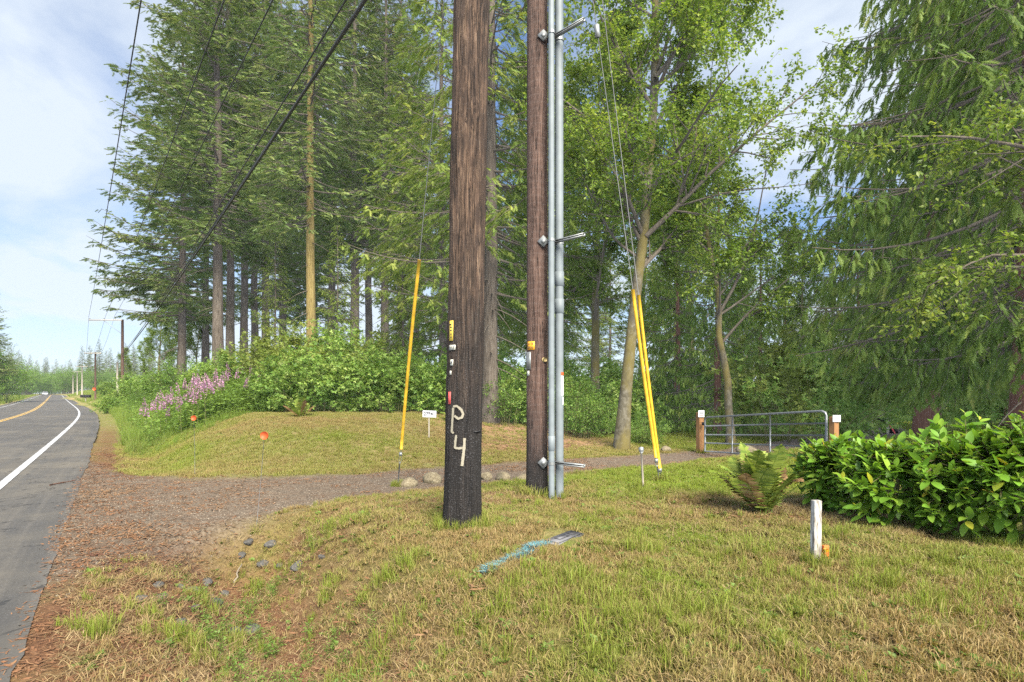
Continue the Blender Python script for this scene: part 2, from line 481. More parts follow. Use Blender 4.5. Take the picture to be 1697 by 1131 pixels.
# ================================================================== the lie of the land
CR, SR = 0.806, 0.592
def xe(y):
    y = np.asarray(y, float)
    return -0.66 - 0.735 * y - 0.105 * 8 * np.logaddexp(0, (y - 42) / 8)
def tt(x, y): return (np.asarray(x, float) - xe(y)) * CR
def ss(x, y): return -(np.asarray(x, float) + 0.66) * SR + np.asarray(y, float) * CR
def st(s, t):
    """road frame (straight part) -> x, y"""
    return -0.66 - SR * s + CR * t, CR * s + SR * t
def zr(y): return 0.9 * sstep(70, 260, y)
def drive_c(t):
    return np.where(t < 15, 9.9 - .02 * t - .008 * t * t, 7.8 + 1.7 * (np.maximum(t - 15, 0) / 12) ** 2)
def drive_mask(x, y):
    s, t = ss(x, y), tt(x, y)
    wob = (fbm(x * 1.3, y * 1.3, 5) - .5) * 1.1
    d = s - drive_c(t)
    far = 1.25 + 6.0 * np.exp(-np.maximum(t, 0) / 1.1)
    near = 1.40 + 2.6 * np.exp(-np.maximum(t, 0) / 1.7)
    e = np.where(d > 0, d / far, -d / near)
    return (1 - sstep(.80, 1.18, e + wob * .22)) * (t > -.6)

def H(x, y):
    x = np.asarray(x, float); y = np.asarray(y, float)
    s, t = ss(x, y), tt(x, y)
    z = zr(y)
    # verge falls slightly off the asphalt
    z = z - .014 * sstep(-.2, .3, t)
    nearside = 1 - sstep(6.6, 7.9, s)
    ditch = np.exp(-((t - 1.75) / .72) ** 2) * nearside * (.06 + .70 * sstep(2.4, 4.4, s))
    z = z - ditch
    lawn = sstep(1.9, 3.2, t) * (1 - sstep(5.3, 8.7, s)) * .30
    lawn2 = sstep(5, 9, x) * .08
    z = z + lawn + lawn2
    # bank on the far side of the driveway
    over = s - drive_c(t)
    md = sstep(.9, 7.5, over) * sstep(1.0, 4.8, t) * (1 - .88 * sstep(-3.5, 5.0, x)) * .98
    ditch2 = np.exp(-((t - 1.35) / .7) ** 2) * sstep(12.5, 16, s) * (1 - sstep(26, 40, s)) * .22
    bank = sstep(19, 33, s) * sstep(2, 8, t) * (1 - sstep(-4, 6, x)) * 1.25 * (1 - .35 * sstep(60, 110, s))
    z = z + md - ditch2 + bank
    # small unevenness
    amp = np.where((t > .2), 1.0, 0.0) * (1 - .8 * drive_mask(x, y))
    z = z + amp * ((fbm(x * .9, y * .9, 11) - .5) * .19 + (fbm(x * 4, y * 4, 23, 3) - .5) * .075) * sstep(.2, 1.2, t)
    # left field a little lower than the road
    z = z - .25 * sstep(9.6, 12, -t)
    return z

def H1(x, y): return float(H(np.array([x]), np.array([y]))[0])

# ------------------------------------------------------------------ ground sheet
def spacing(lo, hi, c0, c1, fine, growth):
    a = list(np.arange(c0, c1 + 1e-6, fine)); st_ = fine
    v = c1; up = []
    while v < hi: st_ *= growth; v += st_; up.append(min(v, hi))
    st_ = fine; v = c0; dn = []
    while v > lo: st_ *= growth; v -= st_; dn.append(max(v, lo))
    return np.array(dn[::-1] + a + up)
gx = spacing(-900, 700, -13, 11, .16, 1.06)
gy = spacing(-60, 900, 1.5, 19, .15, 1.055)
GX, GY = np.meshgrid(gx, gy)
gz = H(GX, GY)
tg = tt(GX, GY)
gz = gz - .05 * ((tg < -.12) & (tg > -9.15))
cell = np.maximum(np.gradient(gx)[None, :], np.gradient(gy)[:, None])      # where the sheet is coarse, keep it clear of the road bed
bed = (cell > .25) & (tg < cell * .95) & (tg > -9.3 - cell * .95)
gz = np.where(bed, np.minimum(gz, zr(GY) - .07), gz)
mb = MB()
nx, ny = len(gx), len(gy)
idx = np.arange(nx * ny).reshape(ny, nx)
F = np.stack([idx[:-1, :-1], idx[:-1, 1:], idx[1:, 1:], idx[1:, :-1]], -1).reshape(-1, 4)
mb.add(np.stack([GX, GY, gz], -1).reshape(-1, 3), F)

def masks(x, y):
    s, t = ss(x, y), tt(x, y)
    n = fbm(x * .8, y * .8, 41); n2 = fbm(x * 2.2, y * 2.2, 77)
    grav = drive_mask(x, y)
    verge = np.exp(-((t - .45) / .75) ** 2) * (1 - sstep(26, 40, s)) * (1 - .3 * sstep(15, 26, s))
    dit = np.exp(-((t - 1.55) / 1.05) ** 2) * (1 - sstep(6.8, 8.4, s)) * sstep(1.5, 3.2, s)
    fernm = np.exp(-(((x - 3.5) / 1.5) ** 2 + ((y - 6.5) / .8) ** 2)) * 1.7
    polem = np.exp(-(((x + .9) / 1.5) ** 2 + ((y - 7.3) / 1.0) ** 2)) * 1.3
    bare = np.clip(verge * 1.1 + fernm + polem, 0, 1)
    bare = np.clip(bare * (.30 + 1.0 * n2) + dit * (.35 + 1.1 * n2) * 1.05, 0, 1)
    litter = np.exp(-(((t - 11) / 3.4) ** 2 + ((s - 12.4) / 1.5) ** 2)) * (.6 + .8 * n2)
    litter = np.clip(litter + .8 * sstep(13.2, 14.5, s) * sstep(8, 9.5, t) * (1 - sstep(16, 19, t)), 0, 1)
    lush = np.exp(-(((x - 2.9) / 2.4) ** 2 + ((y - 9.6) / 1.9) ** 2))
    lush = lush + np.exp(-(((x - 5.5) / 3.5) ** 2 + ((y - 9.3) / 2.4) ** 2)) + sstep(12, 18, x) * sstep(14, 20, y)
    lush = lush + .7 * np.exp(-(((t - 1.9) / .8) ** 2)) * sstep(13, 16, s)
    lush = lush + .75 * np.exp(-(((x + .6) / 1.8) ** 2 + ((y - 4.2) / .9) ** 2)) * n2 * 1.5
    lush = np.clip(lush * (.5 + n) - .8 * bare, 0, 1)
    return grav, bare, litter, lush

g4 = np.stack(masks(GX, GY), -1).reshape(-1, 4).astype(np.float32)

def ground_mat():
    m, nt, b, out = mk('ground_cover')
    a = nd(nt, 'ShaderNodeAttribute', attribute_name='mask')
    sp = nd(nt, 'ShaderNodeSeparateColor'); nt.links.new(a.outputs['Color'], sp.inputs[0])
    gv, br, lt, al = sp.outputs[0], sp.outputs[1], sp.outputs[2], a.outputs['Alpha']
    co = objco(nt)
    fine = noise(nt, co, 38.0, 5.0, .7)
    mid = noise(nt, co, 3.2, 6.0, .65, .5)
    big = noise(nt, co, .55, 4.0, .6)
    thatch = ramp(nt, fine, [(.3, (.110, .072, .034)), (.5, (.205, .150, .070)), (.7, (.300, .240, .120))])
    green = ramp(nt, fine, [(.3, (.070, .085, .018)), (.55, (.140, .160, .035)), (.72, (.220, .235, .060))])
    gf = math_(nt, 'ADD', math_(nt, 'MULTIPLY', mid, .9), math_(nt, 'MULTIPLY', big, .7))
    grass = mixc(nt, ramp(nt, gf, [(.62, 0.0), (.95, 1.0)]), thatch, green)
    lushc = ramp(nt, fine, [(.3, (.080, .120, .014)), (.6, (.165, .230, .024)), (.75, (.240, .300, .050))])
    grass = mixc(nt, al, grass, lushc)
    dirt = ramp(nt, math_(nt, 'ADD', math_(nt, 'MULTIPLY', fine, .6), math_(nt, 'MULTIPLY', mid, .4)), [(.35, (.055, .032, .020)), (.5, (.145, .070, .036)), (.64, (.230, .130, .070))])
    c = mixc(nt, br, grass, dirt)
    vor = nd(nt, 'ShaderNodeTexVoronoi', {'Scale': 34.0}); nt.links.new(co, vor.inputs['Vector'])
    vc = nd(nt, 'ShaderNodeSeparateColor'); nt.links.new(vor.outputs['Color'], vc.inputs[0])
    grc = ramp(nt, vc.outputs[0], [(0, (.078, .060, .044)), (.5, (.138, .108, .080)), (1, (.205, .165, .122))])
    grc = mixc(nt, ramp(nt, mid, [(.42, 0.0), (.66, .65)]), grc, (.150, .098, .062))
    c = mixc(nt, gv, c, grc)
    lit = ramp(nt, fine, [(.32, (.120, .062, .030)), (.5, (.260, .150, .080)), (.68, (.360, .235, .140))])
    c = mixc(nt, lt, c, lit)
    # farther off, the roadside grass turns to straw
    t = nt.nodes.new('ShaderNodeTexCoord')
    ln = nd(nt, 'ShaderNodeVectorMath', operation='LENGTH'); nt.links.new(t.outputs['Object'], ln.inputs[0])
    fld = ramp(nt, noise(nt, objco(nt, (1, 1, 1)), .06, 5.0, .6), [(.4, (.150, .170, .050)), (.6, (.310, .235, .110))])
    c = mixc(nt, ramp(nt, math_(nt, 'DIVIDE', ln.outputs['Value'], 160.0), [(.3, 0.0), (.55, .85)]), c, fld)
    nt.links.new(c, b.inputs['Base Color'])
    b.inputs['Roughness'].default_value = .95; b.inputs['Specular IOR Level'].default_value = .15
    bump(nt, b, fine, .8, .03)
    return m
M['ground'] = ground_mat()
ground = mb.build('ground', M['ground'], smooth=True)
at_ = ground.data.attributes.new('mask', 'FLOAT_COLOR', 'POINT')
at_.data.foreach_set('color', g4.ravel())
ground['kind'] = 'structure'

# ------------------------------------------------------------------ road
def road_mat():
    m, nt, b, out = mk('asphalt')
    co = objco(nt)
    fine = noise(nt, co, 55.0, 4.0, .7)
    # streaks follow the lanes: the mesh carries the distance from the edge in 'rnd'
    d = attr(nt, 'rnd')
    cx = nd(nt, 'ShaderNodeCombineXYZ'); nt.links.new(math_(nt, 'MULTIPLY', d, 60.0), cx.inputs[0])
    t = nt.nodes.new('ShaderNodeTexCoord'); sp = nd(nt, 'ShaderNodeSeparateXYZ'); nt.links.new(t.outputs['Object'], sp.inputs[0])
    nt.links.new(math_(nt, 'MULTIPLY', sp.outputs['Y'], .10), cx.inputs[1])
    st_ = noise(nt, cx.outputs[0], 1.0, 4.0, .6)
    big = noise(nt, co, .5, 5.0, .65, .4)
    c = ramp(nt, fine, [(.3, (.054, .050, .045)), (.6, (.098, .092, .084)), (.75, (.155, .146, .134))])
    c = mixc(nt, .55, c, ramp(nt, st_, [(.3, .55), (.7, 1.35)]), 'MULTIPLY')
    c = mixc(nt, ramp(nt, big, [(.42, 0.0), (.66, .6)]), c, (.150, .132, .102))
    ck = ramp(nt, math_(nt, 'ABSOLUTE', math_(nt, 'SUBTRACT', noise(nt, co, .55, 5.0, .6, .8), .5)), [(.0025, 1.0), (.007, 0.0)])
    c = mixc(nt, math_(nt, 'MULTIPLY', ck, .8), c, (.022, .021, .020))
    c = mixc(nt, ramp(nt, noise(nt, co, .23, 3.0, .5), [(.50, 0.0), (.53, .35)]), c, (.060, .057, .053))
    nt.links.new(c, b.inputs['Base Color'])
    nt.links.new(ramp(nt, st_, [(.35, .58), (.65, .85)]), b.inputs['Roughness'])
    b.inputs['Specular IOR Level'].default_value = .3
    bump(nt, b, fine, .35, .006)
    return m
M['asphalt'] = road_mat()
def paint_mat(name, col):
    m, nt, b, out = mk(name)
    co = objco(nt)
    n = noise(nt, co, 26.0, 6.0, .7)
    n2 = noise(nt, co, 1.4, 4.0, .6)
    f = ramp(nt, math_(nt, 'ADD', math_(nt, 'MULTIPLY', n, .7), math_(nt, 'MULTIPLY', n2, .3)), [(.42, .85), (.52, .05)])
    nt.links.new(mixc(nt, f, col, (.15, .148, .14)), b.inputs['Base Color']); b.inputs['Roughness'].default_value = .6
    return m
M['whiteline'] = paint_mat('white_road_paint', (.50, .51, .52))
M['yellowline'] = paint_mat('yellow_road_paint', (.62, .38, .06))

ry = spacing(-40, 700, 2, 60, .22, 1.05)
def strip(name, t0, t1, dz, mat, parent=None, jit=0.0, nlat=2, smooth=True):
    m_ = MB(); rows = []
    for k in range(nlat):
        f = k / (nlat - 1); tv = t0 + (t1 - t0) * f
        j = 0.0
        if jit and k == nlat - 1: j = (fbm(ry * 3.1, ry * 0 + 3.3, 9) - .5) * jit + (fbm(ry * .35, ry * 0 + 8.1, 19) - .5) * jit
        x = xe(ry) + (tv + j) / CR
        # crown of the road
        crown = .05 * (1 - ((tv + 4.6) / 4.6) ** 2)
        rows.append(np.stack([x, ry, zr(ry) + dz + crown], -1))
    P = np.stack(rows, 1)
    n = len(ry); i = np.arange(n * nlat).reshape(n, nlat)
    F = np.stack([i[:-1, :-1], i[:-1, 1:], i[1:, 1:], i[1:, :-1]], -1).reshape(-1, 4)
    rnd = np.tile(np.linspace(0, (t1 - t0) / 10., nlat), n)
    m_.add(P.reshape(-1, 3), F, rnd)
    return m_.build(name, mat, parent, smooth)
road = strip('road', -9.25, 0.05, .0, M['asphalt'], jit=.09, nlat=12)
road['kind'] = 'structure'
for nm, a, b_, mt in (('edge_line', -1.17, -1.03, 'whiteline'), ('edge_line', -8.22, -8.09, 'whiteline'),
                      ('centre_line', -4.60, -4.49, 'yellowline'), ('centre_line', -4.80, -4.69, 'yellowline')):
    strip(nm, a, b_, .009, M[mt], road)
# ================================================================== plants: builders
def spray_template(n, seed, ang=48, ln=.40, wd=.075, droop=.10, tip=True):
    r = np.random.default_rng(seed); V = []; F = []
    for k in range(n):
        y = .05 + .9 * k / n
        sd = 1 if k % 2 else -1
        a = R(ang + r.uniform(-14, 14)); l = ln * (1 - .55 * y) * r.uniform(.75, 1.2)
        d = np.array([sd * math.sin(a), math.cos(a), -droop * r.uniform(0, 2.5)])
        p = np.array([0, y, -.10 * y * y])
        q = np.array([0, wd * r.uniform(.7, 1.3), 0.03 * sd])
        b = len(V); V += [p - q, p + q, p + d * l]; F.append((b, b + 1, b + 2))
    if tip:
        b = len(V); V += [np.array([-wd * .6, .72, -.06]), np.array([wd * .6, .72, -.06]), np.array([0, 1.05, -.13])]; F.append((b, b + 1, b + 2))
    return np.array(V), np.array(F)

KITE = (np.array([(0, 0, 0), (-.30, .45, .07), (0, 1, -.06), (.30, .45, .07)], float), np.array([(0, 1, 2), (0, 2, 3)]))
TRIO_V = []; TRIO_F = []
for _a, _l in ((0, 1.0), (62, .8), (-62, .8)):
    c_, s_ = math.cos(R(_a)), math.sin(R(_a)); b_ = len(TRIO_V)
    for p in ((0, .08, 0), (-.30, .55, .06), (0, 1.05, -.08), (.30, .55, .06)):
        x_, y_ = p[0] * _l, p[1] * _l
        TRIO_V.append((x_ * c_ + y_ * s_, -x_ * s_ + y_ * c_, p[2]))
    TRIO_F += [(b_, b_ + 1, b_ + 2), (b_, b_ + 2, b_ + 3)]
TRIO = (np.array(TRIO_V), np.array(TRIO_F))

def lerp_path(P, i, u):
    n = P.shape[1]; f = u * (n - 1); k = np.minimum(f.astype(int), n - 2); w = (f - k)[:, None]
    a, b = P[i, k], P[i, k + 1]
    return a * (1 - w) + b * w, unit(b - a)

def conifer_meshes(name, seed, Ht, z0, rmax, nb, mats, r0=.30, style='fir', density=1.0, droop=-.12, up=.32, top_pow=.8, lean=0.0, dead=10, one_side=None):
    r = np.random.default_rng(seed)
    # trunk
    zs = np.linspace(-.4, Ht, 16)
    wob = np.stack([np.cumsum(r.normal(0, .025, 16)), np.cumsum(r.normal(0, .025, 16))], -1)
    wob -= wob[0]
    TP = np.stack([wob[:, 0] + lean * zs, wob[:, 1], zs], -1)
    TR = r0 * (1 - .93 * (np.clip(zs, 0, Ht) / Ht) ** .9); TR[0] *= 1.35; TR[1] *= 1.05
    tm = MB(); tm.tube(TP, TR, 12, cap=False)
    def trunk_at(z):
        return np.stack([np.interp(z, zs, TP[:, 0]), np.interp(z, zs, TP[:, 1]), z], -1)
    # branches
    q = (np.arange(nb) + r.uniform(0, 1, nb)) / nb
    zb = z0 + (Ht - z0) * q ** 1.12
    rel = (zb - z0) / (Ht - z0)
    L = rmax * (1 - rel) ** top_pow * np.minimum(1, .62 + rel * 3.2) * r.uniform(.62, 1.15, nb) + .25
    az = np.where(r.uniform(0, 1, nb) < .28, r.normal(0, .75, nb), r.uniform(0, 2 * math.pi, nb))
    base = trunk_at(zb)
    n = 8; u = np.linspace(0, 1, n)
    dr = droop + .45 * rel ** 1.5 + r.normal(0, .06, nb)
    cu = up * r.uniform(.5, 1.3, nb)
    side = r.normal(0, .10, nb)
    hx, hy = np.cos(az), np.sin(az)
    P = np.zeros((nb, n, 3))
    lat = side[:, None] * u ** 2 * L[:, None]
    P[:, :, 0] = base[:, None, 0] + L[:, None] * u * hx[:, None] - lat * hy[:, None]
    P[:, :, 1] = base[:, None, 1] + L[:, None] * u * hy[:, None] + lat * hx[:, None]
    sag = dr[:, None] * u + cu[:, None] * (u ** 2 - .45 * u)
    P[:, :, 2] = base[:, None, 2] + L[:, None] * sag
    br = np.clip(.012 + .0085 * L, .01, .09)[:, None] * (1 - .85 * u)
    V, F = tubes(P, br, 4); tm.add(V, F, .5, 1)
    if dead:                      # bare stubs below the crown
        zd = r.uniform(z0 * .25, z0 * 1.1, dead); ad = r.uniform(0, 2 * math.pi, dead); ld = r.uniform(.5, 2.4, dead)
        B = trunk_at(zd); PD = np.zeros((dead, 5, 3)); ud = np.linspace(0, 1, 5)
        PD[:, :, 0] = B[:, None, 0] + ld[:, None] * ud * np.cos(ad)[:, None]
        PD[:, :, 1] = B[:, None, 1] + ld[:, None] * ud * np.sin(ad)[:, None]
        PD[:, :, 2] = B[:, None, 2] - ld[:, None] * (.25 * ud + .25 * ud ** 2)
        V, F = tubes(PD, np.linspace(.028, .005, 5)[None] * np.ones((dead, 1)), 4); tm.add(V, F, .5, 1)
    cm = MB()
    # secondary twigs
    n2 = np.maximum(4, (L * 5.2 * density).astype(int))
    pi = np.repeat(np.arange(nb), n2)
    m2 = len(pi)
    uu = .14 + .86 * r.uniform(0, 1, m2) ** .85
    p, t = lerp_path(P, pi, uu)
    sd = np.where(r.uniform(0, 1, m2) < .5, 1, -1)
    horiz = unit(np.cross(t, np.array([0, 0, 1.0])))
    sp = r.uniform(.55, 1.25, m2)
    if style == 'fir':
        d2 = unit(t * .75 + horiz * (sd * sp)[:, None] + np.array([0, 0, 1.0]) * r.normal(-.12, .16, m2)[:, None])
        l2 = (.22 + .26 * L[pi] * (1 - uu) ** .7) * r.uniform(.6, 1.25, m2)
        l2 = np.minimum(l2, 1.5)
        step, sl0, sl1 = .17, .26, .46
        tm_ = [spray_template(17, seed * 10 + k, 52, .40, .050) for k in range(4)]
        gz_ = -.30
    elif style == 'hemlock':
        d2 = unit(t * .6 + horiz * (sd * sp)[:, None] + np.array([0, 0, 1.0]) * r.normal(-.35, .2, m2)[:, None])
        l2 = np.minimum((.25 + .28 * L[pi] * (1 - uu) ** .6) * r.uniform(.6, 1.3, m2), 1.6)
        step, sl0, sl1 = .17, .24, .42
        tm_ = [spray_template(15, seed * 10 + k, 56, .38, .052, .15) for k in range(4)]
        gz_ = -.6
    else:   # cedar: flat hanging sprays
        d2 = unit(t * .55 + horiz * (sd * sp * .8)[:, None] + np.array([0, 0, 1.0]) * r.normal(-.75, .3, m2)[:, None])
        l2 = np.minimum((.25 + .30 * L[pi] * (1 - uu) ** .6) * r.uniform(.6, 1.3, m2), 1.5)
        step, sl0, sl1 = .105, .20, .38
        tm_ = [spray_template(13, seed * 10 + k, 38, .46, .092, .05) for k in range(4)]
        gz_ = -1.1
    ns = np.maximum(1, (l2 / step).astype(int))
    qi = np.repeat(np.arange(m2), ns); m3 = len(qi)
    w = r.uniform(.12, 1.0, m3)
    pos = p[qi] + d2[qi] * (l2[qi] * w)[:, None] + np.array([0, 0, 1.0]) * (-.18 * l2[qi] * w ** 2)[:, None]
    pos += r.normal(0, .03, (m3, 3))
    sd3 = np.where(r.uniform(0, 1, m3) < .5, 1, -1)
    h3 = unit(np.cross(d2[qi], np.array([0, 0, 1.0])) + 1e-6)
    d3 = unit(d2[qi] * .8 + h3 * (sd3 * r.uniform(0, .8, m3))[:, None] + np.array([0, 0, 1.0]) * (gz_ * r.uniform(.2, 1.1, m3))[:, None])
    # the branch ends carry sprays of their own
    sc_ = r.uniform(sl0, sl1, m3)
    rn = np.clip(r.normal(.46, .2, m3) + .13 * w + .12 * (uu[qi] - .5), 0, 1)
    rn = np.clip(rn + (fbm(pos[:, 0] * .55 + pos[:, 2] * .3, pos[:, 1] * .55 + pos[:, 2] * .6, seed) - .5) * .7, 0, 1)
    Rm = basis(d3, r.normal(0, .5, m3))
    k4 = r.integers(0, 4, m3)
    for k in range(4):
        s_ = k4 == k
        inst(cm, *tm_[k], pos[s_], Rm[s_], sc_[s_], rn[s_])
    # thin twig wood
    PT = np.stack([p, p + d2 * (l2 * .5)[:, None], p + d2 * l2[:, None] + np.array([0, 0, -.1]) * l2[:, None]], 1)
    big_ = l2 > .45
    V, F = tubes(PT[big_], np.array([[.010, .007, .003]]) * np.ones((big_.sum(), 1)), 3); tm.add(V, F, .5, 1)
    return tm.mesh(name + '_trunk', [mats[0], mats[1]], True), cm.mesh(name + '_crown', [mats[2]])

def kids(r, P, Rad, cnt, u0, u1, a0, a1, len_fn, npts, trop=0.0, bend=.18, rk=.55, upow=1.0):
    m = len(P)
    pi = np.repeat(np.arange(m), cnt); M_ = len(pi)
    u = u0 + (u1 - u0) * r.uniform(0, 1, M_) ** upow
    p, t = lerp_path(P, pi, u)
    rad = np.array([np.interp(uu, np.linspace(0, 1, Rad.shape[1]), Rad[k]) for uu, k in zip(u, pi)])
    rv = unit(np.cross(t, r.normal(0, 1, (M_, 3))))
    a = np.radians(r.uniform(a0, a1, M_))[:, None]
    d = unit(t * np.cos(a) + rv * np.sin(a) + np.array([0, 0, trop]))
    L = len_fn(pi, u) * r.uniform(.65, 1.25, M_)
    ts = np.linspace(0, 1, npts)
    bv = r.normal(0, bend, (M_, 3)); bv2 = r.normal(0, bend * .6, (M_, 3))
    Q = p[:, None] + L[:, None, None] * (d[:, None] * ts[None, :, None] + bv[:, None] * (ts ** 2)[None, :, None] + bv2[:, None] * (np.sin(ts * 5.0) * .3)[None, :, None] * ts[None, :, None])
    RR = np.minimum(rad * rk, .02 + .03 * L)[:, None] * (1 - .82 * ts)[None]
    return Q, RR, L

def leaves_on(r, mb_, P, per, size, tmpl, droop=.35, spread=.06, seed=3, bias=.5, flat=.6):
    m = len(P); pi = np.repeat(np.arange(m), per); n = len(pi)
    u = r.uniform(.08, 1.05, n)
    u = np.clip(u, 0, 1)
    p, t = lerp_path(P, pi, u)
    p = p + r.normal(0, spread, (n, 3))
    d = unit(t * .5 + r.normal(0, .75, (n, 3)) * np.array([1, 1, .5]) + np.array([0, 0, -droop]))
    rn = np.clip(r.normal(bias, .2, n) + (fbm(p[:, 0] * .9 + p[:, 2] * .4, p[:, 1] * .9 + p[:, 2] * .9, seed) - .5) * .7, 0, 1)
    inst(mb_, *tmpl, p, basis(d, r.normal(0, flat, n)), r.uniform(*size, n), rn)

def broadleaf_meshes(name, seed, TP, TR, n1, u0, l1, n2, n3, per, size, mats, tmpl=KITE, extra=None, trop=.12, a1=(35, 75), bias=.5, l2k=.45, l3k=.42, k3=(.5, 1.1), droop=.35):
    r = np.random.default_rng(seed)
    TP = np.asarray(TP, float)[None]; TR = np.asarray(TR, float)[None]
    tm = MB(); V, F = tubes(TP, TR, 12); tm.add(V, F, .5, 0)
    cm = MB()
    Q1, R1, L1 = kids(r, TP, TR, n1, u0, 1.0, *a1, lambda i, u: l1 * (1.1 - .65 * (u - u0) / (1 - u0)), 9, trop, .12, .5)
    if extra is not None:         # limbs given by hand
        for E_, er in extra:
            Pe = np.asarray(E_, float); f = np.linspace(0, 1, len(Pe)); g = np.linspace(0, 1, 9)
            Pe = np.stack([np.interp(g, f, Pe[:, k]) for k in range(3)], -1)
            Q1 = np.concatenate([Q1, Pe[None]]); R1 = np.concatenate([R1, (er * (1 - .8 * g))[None]])
            L1 = np.concatenate([L1, [np.linalg.norm(Pe[-1] - Pe[0])]])
    V, F = tubes(Q1, R1, 6); tm.add(V, F, .5, 1)
    if extra is not None and name == 'alder_hero':         # the hand-placed limbs carry more twigs
        ne = len(extra); Q1 = np.concatenate([Q1] + [Q1[-ne:]]); R1 = np.concatenate([R1] + [R1[-ne:]]); L1 = np.concatenate([L1] + [L1[-ne:] * .8])
    Q2, R2, L2 = kids(r, Q1, R1, n2, .18, 1.0, 28, 65, lambda i, u: np.clip(L1[i] * l2k * (1.15 - .6 * u), .35, 2.4), 6, .05, .2)
    V, F = tubes(Q2, R2, 4); tm.add(V, F, .5, 1)
    Q3, R3, L3 = kids(r, Q2, R2, n3, .15, 1.0, 25, 70, lambda i, u: np.clip(L2[i] * l3k, *k3), 4, -.05, .2)
    V, F = tubes(Q3, np.maximum(R3, .003), 3); tm.add(V, F, .5, 1)
    leaves_on(r, cm, Q3, per, size, tmpl, seed=seed, bias=bias, droop=droop)
    leaves_on(r, cm, Q2, max(2, per // 3), size, tmpl, seed=seed, bias=bias, droop=droop)
    return tm.mesh(name + '_trunk', [mats[0], mats[1]], True), cm.mesh(name + '_crown', [mats[2]])

def shrub_meshes(name, seed, rad, ht, canes, n1, n2, per, size, mats, tmpl=TRIO, bias=.5, droop=.3, zmin=.15):
    r = np.random.default_rng(seed)
    az = r.uniform(0, 2 * math.pi, canes); rr = np.sqrt(r.uniform(0, 1, canes))
    b0 = np.stack([np.cos(az) * rr * rad * .45, np.sin(az) * rr * rad * .45, np.full(canes, -.1)], -1)
    hh = ht * (1.05 - .45 * rr ** 2) * r.uniform(.75, 1.08, canes)
    out = rad * (.12 + .62 * rr) * r.uniform(.6, 1.2, canes)
    g = np.linspace(0, 1, 8)
    P = b0[:, None] + np.stack([np.cos(az)[:, None] * out[:, None] * g ** 1.8, np.sin(az)[:, None] * out[:, None] * g ** 1.8, hh[:, None] * (1.25 * g - .25 * g ** 3)], -1)
    RR = np.full((canes, 1), .016) * (1 - .7 * g)[None]
    tm = MB(); V, F = tubes(P, RR, 4); tm.add(V, F)
    Q1, R1, L1 = kids(r, P, RR, n1, zmin, 1.0, 35, 80, lambda i, u: ht * .30 * np.ones(len(u)), 5, .05, .25)
    V, F = tubes(Q1, np.maximum(R1, .004), 3); tm.add(V, F)
    Q2, R2, L2 = kids(r, Q1, R1, n2, .2, 1.0, 30, 75, lambda i, u: L1[i] * .45, 4, .0, .25)
    cm = MB()
    leaves_on(r, cm, Q2, per, size, tmpl, droop, .05, seed, bias)
    leaves_on(r, cm, Q1, per, size, tmpl, droop, .05, seed, bias)
    return tm.mesh(name + '_stems', [mats[0]]), cm.mesh(name + '_leaves', [mats[1]])

def place(kind, meshes, x, y, rz=0.0, sc=1.0, label='', cat='tree', group=None, parts=('trunk', 'crown'), dz=-.05, scz=None, tilt=(0, 0)):
    o = empty(kind, (x, y, H1(x, y) + dz), rz)
    o.rotation_euler = (tilt[0], tilt[1], rz)
    o.scale = (sc, sc, scz or sc)
    for n_, me in zip(parts, meshes):
        c = bpy.data.objects.new(n_, me); COL.objects.link(c); c.parent = o
    tag(o, label, cat, group)
    return o

# ================================================================== conifers
FM = (M['firbark'], M['limb'], M['fir'])
FIR = [conifer_meshes('fir_a', 1, 33, 8.5, 5.8, 230, FM, .33, 'fir', density=1.15),
       conifer_meshes('fir_b', 2, 36, 11.0, 5.0, 230, FM, .29, 'fir', droop=-.20, density=1.1),
       conifer_meshes('fir_c', 3, 31, 5.5, 5.4, 230, FM, .30, 'fir', droop=-.16, density=1.1)]
GOLD = (conifer_meshes('fir_gold', 4, 35, 8.5, 4.8, 190, (M['goldbark'], M['limb'], M['fir']), .27, 'fir', density=.9, droop=-.28))
HEM = [conifer_meshes('hemlock_a', 5, 24, 4.2, 4.8, 190, (M['firbark'], M['limb'], M['hemlock']), .30, 'hemlock', droop=-.22, dead=26),
       conifer_meshes('hemlock_b', 6, 20, 2.2, 3.8, 170, (M['firbark'], M['limb'], M['hemlock']), .20, 'hemlock', droop=-.18)]
CED = [conifer_meshes('cedar_a', 7, 24, 2.7, 5.3, 262, (M['cedarbark'], M['limb'], M['cedar']), .34, 'cedar', droop=-.42, up=.42, density=1.0, dead=4),
       conifer_meshes('cedar_b', 8, 17, 1.0, 3.7, 180, (M['cedarbark'], M['limb'], M['cedar']), .24, 'cedar', droop=-.40, up=.40, density=.95, dead=3)]
GC = 'tall firs standing in the clump left of the poles'
firs = [  # u, Y, mesh, rz, scale
    (362, 31.0, 0, -1.5, 1.0), (381, 34.5, 1, 2.2, 1.0), (300, 36.0, 2, 4.0, .95), (404, 36.0, 1, 4.1, .95), (423, 38.5, 1, .3, .95),
    (441, 36.0, 0, 5.2, .9), (470, 41.0, 2, 1.2, 1.05), (548, 37.0, 1, 3.4, 1.0), (588, 33.0, 0, 2.9, .95), (612, 38.0, 1, 5.6, 1.0),
    (637, 34.0, 0, 1.5, .9), (664, 40.0, 1, .9, .95), (690, 44.0, 2, 2.6, .9), (340, 44.0, 2, 5.0, 1.05), (520, 45.0, 2, 3.3, 1.0)]
ORD = ['first', 'second', 'third', 'fourth', 'fifth', 'sixth', 'seventh', 'eighth', 'ninth', 'tenth', 'eleventh', 'twelfth', 'thirteenth', 'fourteenth', 'fifteenth']
